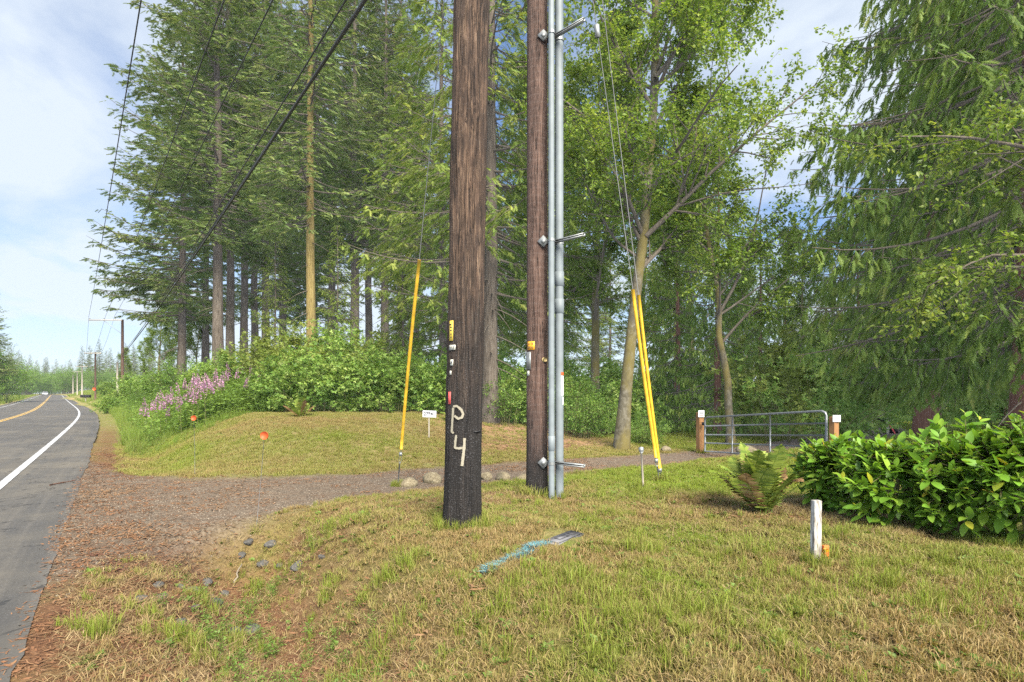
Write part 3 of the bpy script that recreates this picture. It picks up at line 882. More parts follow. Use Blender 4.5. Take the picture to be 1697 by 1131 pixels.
for k, (u, Y, k_, rz, s_) in enumerate(firs):
    x = (u - CX) / FPX * Y
    lab = ORD[sorted(q_[0] for q_ in firs).index(u)] + ' fir trunk of the roadside clump counted from the road end'
    if k == 0: lab = 'tall fir with pale grey trunk at the road end of the clump'
    if k == 2: lab = 'fir whose boughs reach out over the roadside against the sky'
    place('fir_tree', FIR[k_], x, Y, rz, s_, lab, 'tree', GC)
place('fir_tree', GOLD, (515 - CX) / FPX * 28, 28, -1.6, 1.0, 'tall fir with golden lichen covered trunk in the clump', 'tree', GC)
# young conifers in front of the clump
place('young_fir', HEM[1], (455 - CX) / FPX * 29, 29, .4, .42, 'young olive green conifer between grey and golden trunks', 'tree', 'young conifers under the firs')
place('young_fir', HEM[1], (560 - CX) / FPX * 26.5, 26.5, 2.4, .42, 'young conifer just right of the golden trunk', 'tree', 'young conifers under the firs')
place('young_fir', HEM[1], (668 - CX) / FPX * 24, 24, 4.4, .40, 'young conifer behind the brambles near the yellow guy guard', 'tree', 'young conifers under the firs')
# hemlocks behind the pole with the painted number
place('hemlock_tree', HEM[0], W(812, 0, 19)[0], 19.0, .8, 1.0, 'rough barked hemlock right behind the pole marked P 4', 'tree', 'hemlocks behind the poles')
place('hemlock_tree', HEM[1], W(735, 0, 25)[0], 25.0, 2.8, 1.15, 'light green hemlock between the firs and the P 4 pole', 'tree', 'hemlocks behind the poles')
place('hemlock_tree', HEM[0], W(905, 0, 27)[0], 27.0, 4.2, .95, 'hemlock farther back behind the pole with conduits', 'tree', 'hemlocks behind the poles')
# cedars by the track
place('cedar_tree', CED[0], 13.6, 17.8, .3, 1.0, 'large drooping cedar beside the gravel track beyond the hedge', 'tree', 'cedars beyond the hedge')
place('cedar_tree', CED[0], 12.9, 13.6, 2.0, 1.02, 'largest cedar with reddish trunk at the edge of the picture', 'tree', 'cedars beyond the hedge')
place('cedar_tree', CED[0], 16.6, 17.0, 5.1, 1.05, 'cedar between the two nearest cedar trunks and the picture edge', 'tree', 'cedars beyond the hedge')
place('cedar_tree', CED[0], 19.5, 21.0, 3.9, 1.0, 'cedar standing behind the two nearer cedars', 'tree', 'cedars beyond the hedge')
place('cedar_tree', CED[1], W(1190, 0, 20.5)[0], 20.5, 1.0, .62, 'small dense cedar behind the gate post with the bare forked trunk before it', 'tree', 'small cedars behind the gate')
place('cedar_tree', CED[1], W(1120, 0, 22.5)[0], 22.5, 3.0, .60, 'small dark cedar behind the yellow guy guards', 'tree', 'small cedars behind the gate')
place('cedar_tree', CED[1], W(1262, 0, 24)[0], 24, 5.0, .56, 'small cedar behind the middle of the gate', 'tree', 'small cedars behind the gate')
place('cedar_tree', CED[1], W(1420, 0, 27)[0], 27.0, 2.2, .62, 'cedar at the bend of the track behind the gate', 'tree', 'small cedars behind the gate')

# ================================================================== broadleaf trees
YA = 16.4
ax = [W(1029, 748, YA), W(1036, 660, YA), W(1046, 560, YA), W(1056, 470, YA), W(1067, 385, YA + .1), W(1078, 250, YA + .2), W(1086, 120, YA + .2), W(1086, 0, YA + .3),
      W(1080, -150, YA + .4), W(1090, -300, YA + .4)]
ar = [.28, .185, .165, .150, .145, .135, .125, .105, .075, .03]
bx_, by_ = ax[0][0], ax[0][1]
base_a = np.array([bx_, by_, H1(bx_, by_) - .05])
ax[0][2] = base_a[2] - .15
ax = np.array(ax); f_ = np.linspace(0, 1, len(ax)); g_ = np.linspace(0, 1, 24)
APath = np.stack([np.interp(g_, f_, ax[:, k]) for k in range(3)], -1) - base_a
ARad = np.interp(g_, f_, ar)
limbs = [([W(1070, 392, YA), W(1115, 350, YA - .2), W(1180, 285, YA - .5), W(1260, 215, YA - .8), W(1355, 138, YA - 1.0)], .085),
         ([W(1086, 130, YA), W(1120, 85, YA), W(1180, 40, YA + .3), W(1260, -20, YA + .4)], .075),
         ([W(1080, 220, YA), W(1120, 150, YA + .8), W(1150, 60, YA + 1.5), W(1170, -60, YA + 2)], .07),
         ([W(1062, 430, YA), W(1020, 400, YA + .5), W(985, 340, YA + .9), W(950, 250, YA + 1.0)], .05),
         ([W(1060, 440, YA), W(1110, 400, YA + 1), W(1180, 385, YA + 1.6), W(1260, 400, YA + 2)], .06),
         ([W(1082, 180, YA), W(1040, 110, YA - .5), W(1000, 40, YA - .8), W(960, -60, YA - 1)], .06)]
limbs = [(np.array(p) - base_a, r_) for p, r_ in limbs]
AL = (M['alderbark'], M['limb'], M['alder'])
ALD0 = broadleaf_meshes('alder_hero', 21, APath, ARad, 26, .36, 3.8, 12, 8, 20, (.085, .14), AL, extra=limbs, trop=.25)
o = empty('alder_tree', base_a)
for n_, me in zip(('trunk', 'crown'), ALD0): link(n_, me, o)
tag(o, 'alder with mossy trunk and long slanting limb behind the yellow guards', 'tree', 'alders along the driveway')

def gen_trunk(seed, Ht, r0, lean=(0, 0), fork=False):
    r = np.random.default_rng(seed); g = np.linspace(0, 1, 16)
    P = np.stack([lean[0] * g * Ht + np.cumsum(r.normal(0, .05, 16)), lean[1] * g * Ht + np.cumsum(r.normal(0, .05, 16)), g * Ht - .1], -1)
    P[:, :2] -= P[0, :2]
    RR = r0 * (1 - .9 * g); RR[0] *= 1.35
    return P, RR
t1 = gen_trunk(31, 15, .20, (.02, .02))
ALD1 = broadleaf_meshes('alder_b', 31, *t1, 26, .26, 3.3, 10, 7, 20, (.09, .15), AL, trop=.3)
t2 = gen_trunk(32, 11, .14, (-.10, .0))
ALD2 = broadleaf_meshes('alder_c', 32, *t2, 22, .28, 2.8, 9, 7, 18, (.085, .14), AL, trop=.2,
                        extra=[(np.array([t2[0][6], t2[0][6] + (.5, -.2, 1.0), t2[0][6] + (1.0, -.4, 2.6), t2[0][6] + (1.3, -.5, 4.5)]), .06)])
GA = 'alders along the driveway'
place('alder_tree', ALD2, W(1212, 0, 17.6)[0], 17.6, 0, 1.0, 'slim alder with forked grey trunk behind the gate', 'tree', GA)
place('alder_tree', ALD1, W(985, 0, 22)[0], 22, 1.1, 1.05, 'leafy alder behind the pole with conduits', 'tree', GA)
place('alder_tree', ALD1, W(1150, 0, 27)[0], 27, 3.0, 1.0, 'alder standing behind the small cedars', 'tree', GA)
place('alder_tree', ALD1, W(1330, 0, 26)[0], 26, 4.4, .60, 'alder with airy crown between gate and cedars', 'tree', GA)
place('alder_tree', ALD1, W(905, 0, 23)[0], 23, 5.2, .95, 'alder with leaning crown just behind the brown conduit pole', 'tree', GA)
place('alder_tree', ALD1, W(1060, 0, 34)[0], 34, .4, .95, 'pale alder deep in the wood behind the mossy alder', 'tree', GA)
place('alder_tree', ALD1, W(1240, 0, 36)[0], 36, 2.4, .62, 'pale alder deep in the wood behind the gate', 'tree', GA)
# leafy branches reaching in from a tree outside the frame on the right
tc_ = gen_trunk(35, 9, .16, (-.03, -.02))
CH = broadleaf_meshes('cherry', 36, *tc_, 16, .30, 2.6, 8, 7, 16, (.08, .13), (M['alderbark'], M['limb'], M['alder']), trop=.05, bias=.62,
                      extra=[(np.array([tc_[0][6], tc_[0][6] + (-1.2, 0, .5), tc_[0][6] + (-2.3, 0, .5), tc_[0][6] + (-3.4, 0, -.1)]), .05),
                             (np.array([tc_[0][9], tc_[0][9] + (-1.2, .2, .7), tc_[0][9] + (-2.6, .3, 1.0), tc_[0][9] + (-3.8, .3, 1.0)]), .05)])
place('cherry_tree', CH, 11.2, 10.4, 0, 1.0, 'broadleaf tree whose light green twigs hang before the cedars', 'tree')
# roadside trees down the road
GR_ = 'broadleaf trees along the road beyond the bank'
for u, Y, me, rz, s_, lab in ((262, 62, ALD1, .5, .72, 'bright green rounded tree right beside the far utility pole'),
                              (292, 50, ALD2, 2.5, .80, 'thin leafed tree between far pole and fir clump'),
                              (322, 44, ALD2, 4.5, .62, 'dark leafy small tree at the foot of the fir clump'),
                              (238, 78, ALD1, 1.5, .50, 'low tree behind the far utility pole'),
                              (210, 105, ALD1, 3.5, .55, 'tree far down the bank side of the road')):
    place('roadside_tree', me, (u - CX) / FPX * Y, Y, rz, s_, lab, 'tree', GR_)
GL = 'trees on the far side of the road'
SHR_T = shrub_meshes('round_tree', 55, 1.5, 3.0, 46, 9, 4, 13, (.045, .085), (M['limb'], M['berry']), KITE, .3)
place('fir_tree', FIR[2], -88.6, 92, 1.0, .74, 'dark conifer on the far side of the road at the picture edge', 'tree', GL)
place('roadside_tree', SHR_T, -91.0, 95, 2.0, 2.9, 'leafy tree on the far side of the road below the conifer', 'tree', GL)
place('roadside_tree', SHR_T, -94.5, 92, 3.0, 3.8, 'second leafy tree on the far side of the road', 'tree', GL)
# far wood at the end of the road
rf = np.random.default_rng(99)
for k in range(66):
    Y = rf.uniform(270, 420); u = -30 + 320 * (k + rf.uniform(0, 1)) / 66
    if 62 < u < 126: Y = rf.uniform(450, 500)
    x = (u - CX) / FPX * Y
    if k % 3 == 2: place('far_tree', SHR_T, x, Y - 40, rf.uniform(0, 6), rf.uniform(3.0, 5.0), 'distant leafy tree in the far wood at the end of the road', 'tree', 'leafy trees of the far wood')
    else: place('far_conifer', FIR[k % 3], x, Y, rf.uniform(0, 6), rf.uniform(.6, .98), 'distant conifer in the far wood at the end of the road', 'tree', 'conifers of the far wood')

# ================================================================== shrubs
SM = (M['stem'], M['berry'])
SHR = [shrub_meshes('bramble_a', 51, 2.0, 2.6, 34, 7, 4, 7, (.08, .135), SM),
       shrub_meshes('bramble_b', 52, 1.7, 2.0, 30, 7, 4, 7, (.08, .13), SM),
       shrub_meshes('bush_c', 53, 1.5, 2.2, 28, 7, 4, 8, (.06, .10), SM, KITE, .4),
       shrub_meshes('bramble_d', 54, 1.5, 2.7, 18, 8, 4, 7, (.07, .15), (M['stem'], M['berryy']), zmin=.3)]
GB = 'bramble thicket behind the mown bank'
br = [(482, 20.6, 1, .95, 'front left bramble bush at the end of the mown lawn'), (530, 20.0, 0, .78, 'bramble bush behind the small fern clump'),
      (590, 20.5, 1, 1.0, 'bramble bush in the middle of the thicket'), (650, 20.5, 0, .80, 'bramble bush left of the yellow guard'),
      (705, 20.5, 1, .95, 'bramble bush behind the number sign'), (755, 21.5, 1, 1.0, 'bramble bush behind the P 4 pole'),
      (440, 26.5, 3, .95, 'pale yellow green bramble bush above the pink fireweed'), (505, 23.0, 3, 1.0, 'pale yellow green bramble bush at the top of the thicket'),
      (560, 24.0, 0, 1.12, 'tallest bramble bush below the golden trunk'), (612, 23.2, 3, .95, 'pale bramble bush between golden trunk and yellow guard'), (660, 24.0, 0, .98, 'tall bramble bush behind the yellow guard'),
      (410, 28.5, 1, .95, 'bramble bush at the foot of the fir trunks'), (345, 31.5, 1, .9, 'bramble bush around the pale fir trunk'),
      (385, 30.5, 2, 1.0, 'dark bush between the fir trunks'), (300, 36, 2, 1.2, 'dark bush under the outer fir boughs'), (460, 22.0, 2, .75, 'small leafed bush on the flank of the thicket')]
for u, Y, k_, s_, lab in br:
    place('bramble_bush', SHR[k_], (u - CX) / FPX * Y, Y, u * .37, s_, lab, 'bush', GB, ('stems', 'leaves'))
GU = 'undergrowth bushes below the trees'
ub = [(835, 19.0, 2, .8, 'bush at the foot of the hemlock behind the poles'), (880, 20.5, 1, 1.0, 'bush behind the brown conduit pole'), (950, 18.6, 2, .85, 'bush left of the mossy alder trunk'),
      (915, 22, 2, 1.2, 'taller bush behind the conduits'), (1000, 21.0, 1, 1.0, 'bush behind the mossy alder trunk'), (1075, 17.8, 2, .45, 'low bush at the foot of the mossy alder'),
      (1100, 24, 1, 1.0, 'pale bush beyond the strip of grass'), (1290, 18.6, 3, 1.15, 'light bush right behind the gate'), (1345, 18.6, 0, 1.15, 'bush behind the right half of the gate'),
      (1250, 20.5, 2, .9, 'bush behind the left half of the gate'), (1385, 21.5, 1, .9, 'bush beside the right gate post'), (1430, 31, 2, 1.2, 'bush at the end of the gravel track'),
      (1490, 33, 1, 1.3, 'bush behind the black leaning panel'), (1390, 33, 1, 1.3, 'bush between gate and track end'), (970, 27, 1, 1.5, 'bush deep in the wood behind the alders'),
      (1060, 28, 2, 1.6, 'dark bush deep in the wood'), (870, 27, 1, 1.5, 'bush deep behind the hemlock'), (1170, 29, 1, 1.6, 'bush deep behind the small cedars'), (1560, 26, 2, 1.3, 'bush behind the nearest cedar trunks'),
      (1640, 22, 1, 1.2, 'bush in the shade of the cedars'), (790, 24, 0, 1.0, 'bush between brambles and hemlock')]
for u, Y, k_, s_, lab in ub:
    place('undergrowth_bush', SHR[k_], (u - CX) / FPX * Y, Y, u * .53, s_, lab, 'bush', GU, ('stems', 'leaves'))
GD = 'bushes along the roadside bank'
db = [(188, 46, 1, .7, 'round dark green bush at the far end of the bank'), (215, 52, 1, .95, 'bush at the foot of the far utility pole'), (240, 44, 2, .9, 'bush on the bank below the rounded tree'),
      (270, 40, 1, .9, 'bush on the bank behind the fireweed'), (285, 46, 2, 1.2, 'bush below the outer firs'), (225, 66, 1, 1.2, 'bush behind the far pole'), (180, 95, 1, 1.2, 'bush beside the second far pole'), (330, 33, 2, .8, 'small bush behind the fireweed')]
for u, Y, k_, s_, lab in db:
    place('roadside_bush', SHR[k_], (u - CX) / FPX * Y, Y, u * .71, s_, lab, 'bush', GD, ('stems', 'leaves'))

# deep wood behind the clearing so that the horizon is closed as in the photograph
for k, (u, Y, me, s_) in enumerate(((760, 46, FIR[1], .7), (830, 50, FIR[2], .65), (930, 44, HEM[0], .9), (1010, 52, FIR[2], .6), (1120, 48, CED[1], .9), (1200, 50, FIR[2], .55),
                                    (1300, 44, CED[1], .85), (1380, 48, HEM[0], .7), (1470, 42, CED[0], .8), (1560, 40, HEM[0], .9), (1660, 34, CED[0], .9), (1740, 28, CED[0], .95), (1500, 52, FIR[2], .7))):
    place('background_conifer', me, (u - CX) / FPX * Y, Y, k * 1.3, s_, 'conifer deep in the wood behind the clearing', 'tree', 'conifers deep in the wood')

# dead branches on the hemlock beside the P 4 pole
def G(u, v):
    """the point of the ground seen at a place in the picture"""
    Y = np.concatenate([np.arange(1.5, 40, .02), np.arange(40, 400, .2)])
    x = (u - CX) / FPX * Y; z = CAMZ - (v - HV) / FPX * Y
    d = z - H(x, Y)
    k = np.argmax(d < 0) if (d < 0).any() else len(Y) - 1
    return np.array([x[k], Y[k], float(H(x[k:k + 1], Y[k:k + 1])[0])])

def rock_mesh(name, seed, mat, sub=3, flat=.7):
    bm = bmesh.new(); bmesh.ops.create_icosphere(bm, subdivisions=sub, radius=.5)
    r = np.random.default_rng(seed)
    dirs = unit(r.normal(0, 1, (9, 3))); cut = r.uniform(.30, .44, 9)
    for v in bm.verts:
        p = np.array(v.co)
        for d, c in zip(dirs, cut):
            e = p @ d - c
            if e > 0: p = p - d * e * .85
        n_ = fbm(np.array([p[0] * 5 + seed]), np.array([p[1] * 5 + p[2] * 7]), seed)[0] - .5
        p = p * (1 + .16 * n_); p[2] *= flat
        v.co = p
    me = bpy.data.meshes.new(name); bm.to_mesh(me); bm.free()
    for p in me.polygons: p.use_smooth = True
    me.materials.append(mat)
    return me

def text_mesh(txt, size, mat, name='lettering'):
    cu = bpy.data.curves.new(name, 'FONT'); cu.body = txt; cu.size = size; cu.align_x = 'CENTER'; cu.align_y = 'CENTER'; cu.extrude = .0008; cu.offset = size * .028
    to = bpy.data.objects.new(name, cu); COL.objects.link(to)
    dg = bpy.context.evaluated_depsgraph_get(); dg.update()
    me = bpy.data.meshes.new_from_object(to.evaluated_get(dg))
    bpy.data.objects.remove(to); bpy.data.curves.remove(cu)
    me.materials.clear(); me.materials.append(mat)
    return me

def bevel_box(name, size, mat, parent=None, loc=(0, 0, 0), rot=(0, 0, 0), bev=.006, taper=1.0):
    bm = bmesh.new(); bmesh.ops.create_cube(bm, size=1.0)
    for v in bm.verts:
        k = taper if v.co.z > 0 else 1.0
        v.co = (v.co.x * size[0] * k, v.co.y * size[1] * k, v.co.z * size[2])
    bmesh.ops.bevel(bm, geom=bm.edges[:], offset=bev, segments=2, affect='EDGES', profile=.6)
    me = bpy.data.meshes.new(name); bm.to_mesh(me); bm.free(); me.materials.append(mat)
    o = link(name, me, parent, loc); o.rotation_euler = rot
    return o

# ================================================================== near utility poles
def shaft_mesh(name, rad, Ht, lean, mat, seed, groove=.010, taper=.0012, knots=10):
    r = np.random.default_rng(seed)
    nz, na = 200, 60
    z = np.concatenate([np.linspace(-.3, 7.5, nz - 20), np.linspace(7.6, Ht, 20)])
    a = np.linspace(0, 2 * math.pi, na, endpoint=False)
    A, Z = np.meshgrid(a, z)
    ca, sa = np.cos(A) * 6, np.sin(A) * 6
    g1 = fbm(ca * 1.6 + 7 + .25 * np.sin(Z * 2), sa * 1.6 + Z * .55, seed, 4)
    g2 = np.abs(fbm(ca * 3.0 + 2, sa * 3.0 + Z * .8, seed + 3, 3) - .5)
    rr = rad * (1 - taper * Z * 6) + groove * ((g1 - .5) * 2.2 - np.exp(-(g2 / .045) ** 2) * .9)
    rr = rr + .012 * np.exp(-np.maximum(Z, 0) / .25)
    for _ in range(knots):
        ka, kz = r.uniform(0, 6.28), r.uniform(.5, 7)
        da = (A - ka + math.pi) % (2 * math.pi) - math.pi
        q = (da * rad / .035) ** 2 + ((Z - kz) / .045) ** 2
        rr = rr + groove * (1.1 * np.exp(-q * .5) - 1.6 * np.exp(-q * 3))
    V = np.stack([rr * np.cos(A) + lean[0] * Z, rr * np.sin(A) + lean[1] * Z, Z], -1)
    i = np.arange(nz * na).reshape(nz, na)
    F = np.stack([i[:-1], np.roll(i[:-1], -1, 1), np.roll(i[1:], -1, 1), i[1:]], -1).reshape(-1, 4)
    m_ = MB(); m_.add(V.reshape(-1, 3), [F, i[-1][None]])
    return m_.mesh(name, mat, True)

P1 = G(766, 868); P2 = G(890, 818)
Y1, Y2 = P1[1], P2[1]
r1 = 30.5 / FPX * Y1; r2 = 17.6 / FPX * Y2
LEAN1 = .0185
pole1 = empty('utility_pole', P1)
tag(pole1, 'thick dark creosoted utility pole painted with P 4', 'utility pole')
link('shaft', shaft_mesh('pole_shaft', r1, 12.6, (LEAN1, 0), M['pole1'], 3, groove=.015), pole1)

def on_cyl(rad, cx0, u_off, z, out=.004):
    """point on the camera side of a round pole: u_off metres sideways along the arc"""
    a = u_off / rad
    return np.array([cx0 + (rad + out) * math.sin(a), -(rad + out) * math.cos(a), z])

def stroke(m_, pts, width, rad, lean, out=.012):
    pts = np.array(pts, float)
    f = np.linspace(0, 1, len(pts)); g = np.linspace(0, 1, max(6, len(pts) * 8))
    P = np.stack([np.interp(g, f, pts[:, 0]), np.interp(g, f, pts[:, 1])], -1)
    T = unit(np.gradient(P, axis=0)); Nn = np.stack([-T[:, 1], T[:, 0]], -1)
    rows = []; rn = []; wv = width * (.75 + .5 * fbm(g * 9 + pts[0, 1] * 50, g * 0 + 2.2, 7))
    for k in (-1, -.6, 0, .6, 1):
        q = P + Nn * (wv * .5 * k)[:, None]
        rows.append([on_cyl(rad, lean * zz_, uu_, zz_, out) for uu_, zz_ in q]); rn.append([1.0 if abs(k) < .7 else 0.05] * len(P))
    V = np.array(rows).transpose(1, 0, 2); n, c = V.shape[:2]
    i = np.arange(n * c).reshape(n, c)
    Fq = np.stack([i[:-1, :-1], i[:-1, 1:], i[1:, 1:], i[1:, :-1]], -1).reshape(-1, 4)
    m_.add(V.reshape(-1, 3), Fq, np.array(rn).T.ravel())

def px1(u, v):      # picture place on the face of pole 1 -> (arc metres from axis, height above its base)
    z = CAMZ - (v - HV) / FPX * (Y1 - r1 * .9) - P1[2]
    x = (u - CX) / FPX * (Y1 - r1 * .9) - P1[0] - LEAN1 * z
    return (math.asin(max(-.98, min(.98, x / r1))) * r1, z)
lp = MB(); stroke(lp, [px1(753, 718), px1(749.5, 716), px1(750.5, 700), px1(752, 676)], .030, r1, LEAN1)
arc = [px1(752, 674), px1(758, 673), px1(765, 679), px1(768, 686), px1(766, 692), px1(760, 694), px1(754, 689)]
stroke(lp, arc, .030, r1, LEAN1, .0135)
lp.build('painted_letter', M['spray'], pole1)
lp = MB(); stroke(lp, [px1(757, 721), px1(755.5, 732), px1(755, 742), px1(761, 743), px1(768, 742)], .030, r1, LEAN1)
stroke(lp, [px1(770, 726), px1(769.5, 740), px1(768, 755), px1(766, 772)], .034, r1, LEAN1, .0135)
lp.build('painted_number', M['spray'], pole1)

def tagplate(parent, rad, lean, arc, z, w, h, mat, name, th=.004, out=.009):
    m_ = MB()
    us = np.linspace(-w / 2, w / 2, 5); P = []
    for o_ in (0, th):
        for zz_ in (z - h / 2, z + h / 2):
            P.append([on_cyl(rad, lean * zz_, arc + q, zz_, out + o_) for q in us])
    V = np.array(P).reshape(-1, 3); n = 5; F = []
    for k in range(n - 1):
        F += [(10 + k, 11 + k, 16 + k, 15 + k), (k, 5 + k, 6 + k, k + 1), (k, k + 1, 11 + k, 10 + k), (5 + k, 15 + k, 16 + k, 6 + k)]
    F += [(0, 10, 15, 5), (4, 9, 19, 14)]
    m_.add(V, np.array(F))
    return m_.build(name, mat, parent)
def bars(parent, rad, lean, arc, z, w, h, n, mat, name, vertical=True, out=.0145):
    """embossed characters of a tag, each a small raised block"""
    r = np.random.default_rng(int(abs(arc) * 1000 + z * 100)); m_ = MB()
    for k in range(n):
        f = (k + .5) / n - .5
        a_, z_ = (arc, z + f * h * .85) if vertical else (arc + f * w * .85, z)
        p = on_cyl(rad, lean * z_, a_, z_, out)
        al = a_ / rad
        for q in range(3):
            m_.box(p + np.array([math.cos(al) * r.uniform(-.25, .25) * (w if vertical else w / n) * .7, 0, r.uniform(-.25, .25) * (h / n if vertical else h) * .8]),
                   ((w * .5 if vertical else w / n * .18), .002, (h / n * .16 if vertical else h * .55)), rz=al)
    o_ = m_.build(name, mat, parent); o_['kind'] = 'stuff'; return o_
PLATES = ((748.5, 548, .050, .205, 'yellowtag', 5, True), (750, 576, .080, .050, 'paletag', 5, False), (749.5, 601, .034, .060, 'paletag', 1, True),
          (747.5, 618, .020, .040, 'paletag', 0, True), (745.5, 660, .034, .125, 'redtag', 0, True))
for u_, v_, w_, h_, m_, n_, vert in PLATES:
    a_, z_ = px1(u_, v_)
    t_ = tagplate(pole1, r1, LEAN1, a_, z_, w_, h_, M[m_], 'identification_tag' if m_ != 'redtag' else 'red_tag')
    if n_: bars(pole1, r1, LEAN1, a_, z_, w_, h_, n_, M['letters'], 'tag_lettering', vert)
# a split in the wood near the P
ck = MB(); a_, z_ = px1(793, 716)
ck.box(on_cyl(r1, LEAN1 * z_, a_ - .03, z_, .004), (.09, .02, .012), rz=(a_ - .03) / r1); ck.build('crack', M['black'], pole1)
# crossarm above the frame that the wires run to
ZA = 10.8 - P1[2]
arm = MB(); arm.box((LEAN1 * ZA - 1.5, -.05 - r1, ZA), (4.3, .10, .13)); arm.build('crossarm', M['farpole'], pole1)

pole2 = empty('utility_pole', P2)
tag(pole2, 'smooth brown utility pole carrying two grey conduits', 'utility pole')
link('shaft', shaft_mesh('pole_shaft_brown', r2, 14.5, (.0006, 0), M['pole2'], 14, groove=.0025, taper=.0008, knots=4), pole2)
def px2(u, v):
    Yf = Y2 - r2 * .9; z = CAMZ - (v - HV) / FPX * Yf - P2[2]; x = (u - CX) / FPX * Yf - P2[0]
    return (math.asin(max(-.98, min(.98, x / r2))) * r2, z)
a_, z_ = px2(880, 573); tagplate(pole2, r2, 0, a_, z_, .115, .115, M['ambertag'], 'identification_tag', out=.004); bars(pole2, r2, 0, a_, z_ + .028, .10, .045, 4, M['letters'], 'tag_lettering', False, .0095); bars(pole2, r2, 0, a_, z_ - .028, .10, .045, 4, M['letters'], 'tag_lettering', False, .0095)
a_, z_ = px2(876.5, 598); tagplate(pole2, r2, 0, a_, z_, .085, .24, M['steel'], 'metal_plate', .012, .004)
a_, z_ = px2(876, 618.5); tagplate(pole2, r2, 0, a_, z_, .045, .065, M['paletag'], 'small_tag', out=.004)
a_, z_ = px2(901.5, 596.5); b_ = MB(); p = on_cyl(r2, 0, a_, z_, 0); al = a_ / r2; n_ = np.array([math.sin(al), -math.cos(al), 0])
b_.tube([p, p + n_ * .03], [.032, .030], 14); b_.build('bolt', M['brass'], pole2)
def conduit(u, Yc, rad, couplers, name='conduit'):
    x0 = (u - CX) / FPX * Yc - P2[0]; y0 = Yc - P2[1]
    c = MB(); c.tube([(x0, y0, -.2), (x0 - .002, y0, 4), (x0 - .004, y0 + .01, 9.5)], rad, 20, cap=False)
    o_ = c.build(name, M['pvc'], pole2, True)
    for v in couplers:
        z = CAMZ - (v - HV) / FPX * Yc - P2[2]; k = MB()
        zs_ = [z - .10, z - .097, z + .097, z + .10]
        k.tube([(x0, y0, q) for q in zs_], [rad * 1.01, rad * 1.12, rad * 1.12, rad * 1.01], 24, cap=False); k.build('coupling', M['pvc'], o_)
    return o_, x0, y0
cA, xA, yA = conduit(914, Y2 - .22, 5.1 / FPX * (Y2 - .22), (735,))
cB, xB, yB = conduit(927, Y2 - .06, 6.9 / FPX * (Y2 - .06), (463, 508))
# stickers on the thicker conduit
rB = 6.9 / FPX * (Y2 - .06)
def sticker(v0, v1, arc, w, mat, name):
    Yc = Y2 - .06 - rB; z0, z1 = (CAMZ - (q - HV) / FPX * Yc - P2[2] for q in (v1, v0)); m_ = MB()
    aa = np.linspace(arc - w / 2, arc + w / 2, 6) / rB
    V = np.array([[xB + (rB + .002) * math.sin(q), yB - (rB + .002) * math.cos(q), z] for z in (z0, z1) for q in aa])
    m_.add(V, np.array([(k, k + 1, k + 7, k + 6) for k in range(5)])); return m_.build(name, mat, cB)
sticker(617, 622, .045, .055, M['orange'], 'sticker'); sticker(623, 656, .045, .055, M['signwhite'], 'sticker'); sticker(658, 671, .055, .035, M['signwhite'], 'sticker')
for vb_ in (768, 399, 56):
    zl = CAMZ - (vb_ - HV) / FPX * (Y2 - .2) - P2[2]
    a0 = np.array([(903 - CX) / FPX * (Y2 - .02) - P2[0], -.02, zl])
    a1 = np.array([(968 - CX) / FPX * (Y2 - .48) - P2[0], -.48, zl])
    d = unit(a1 - a0); s_ = np.array([-d[1], d[0], 0]); L_ = np.linalg.norm(a1 - a0)
    sm = MB(); rz = math.atan2(d[1], d[0]); mid = (a0 + a1) / 2
    off = -s_ * .0
    # strut channel: back web and two lips
    for dz, hh, dd, th in ((.018, .006, 0, .040), (-.018, .006, 0, .040), (0, .042, .020, .005), (.012, .012, -.020, .005), (-.012, .012, -.020, .005)):
        sm.box(mid + s_ * dd + np.array([0, 0, dz]), (L_, th, hh), rz=rz)
    so = sm.build('strut_bracket', M['steel'], pole2)
    pl = MB(); e = .115
    c_ = np.array([(900.5 - CX) / FPX * (Y2 - r2 - .02) - P2[0], -r2 - .02, zl])
    pl.box(c_, (e, .006, e), M=Matrix.Rotation(R(45), 3, 'Y')); pl.box(c_ + np.array([0, -.008, 0]), (e * .45, .012, e * .45), M=Matrix.Rotation(R(45), 3, 'Y'))
    pl.build('diamond_plate', M['steel'], so)
    for xx, yy, rr_ in ((xA, yA, 5.1 / FPX * Y2), (xB, yB, rB)):
        k = MB(); k.tube([(xx, yy, zl - .018), (xx, yy, zl + .018)], rr_ * 1.10, 18, cap=False); k.build('clamp', M['steel'], so, True)

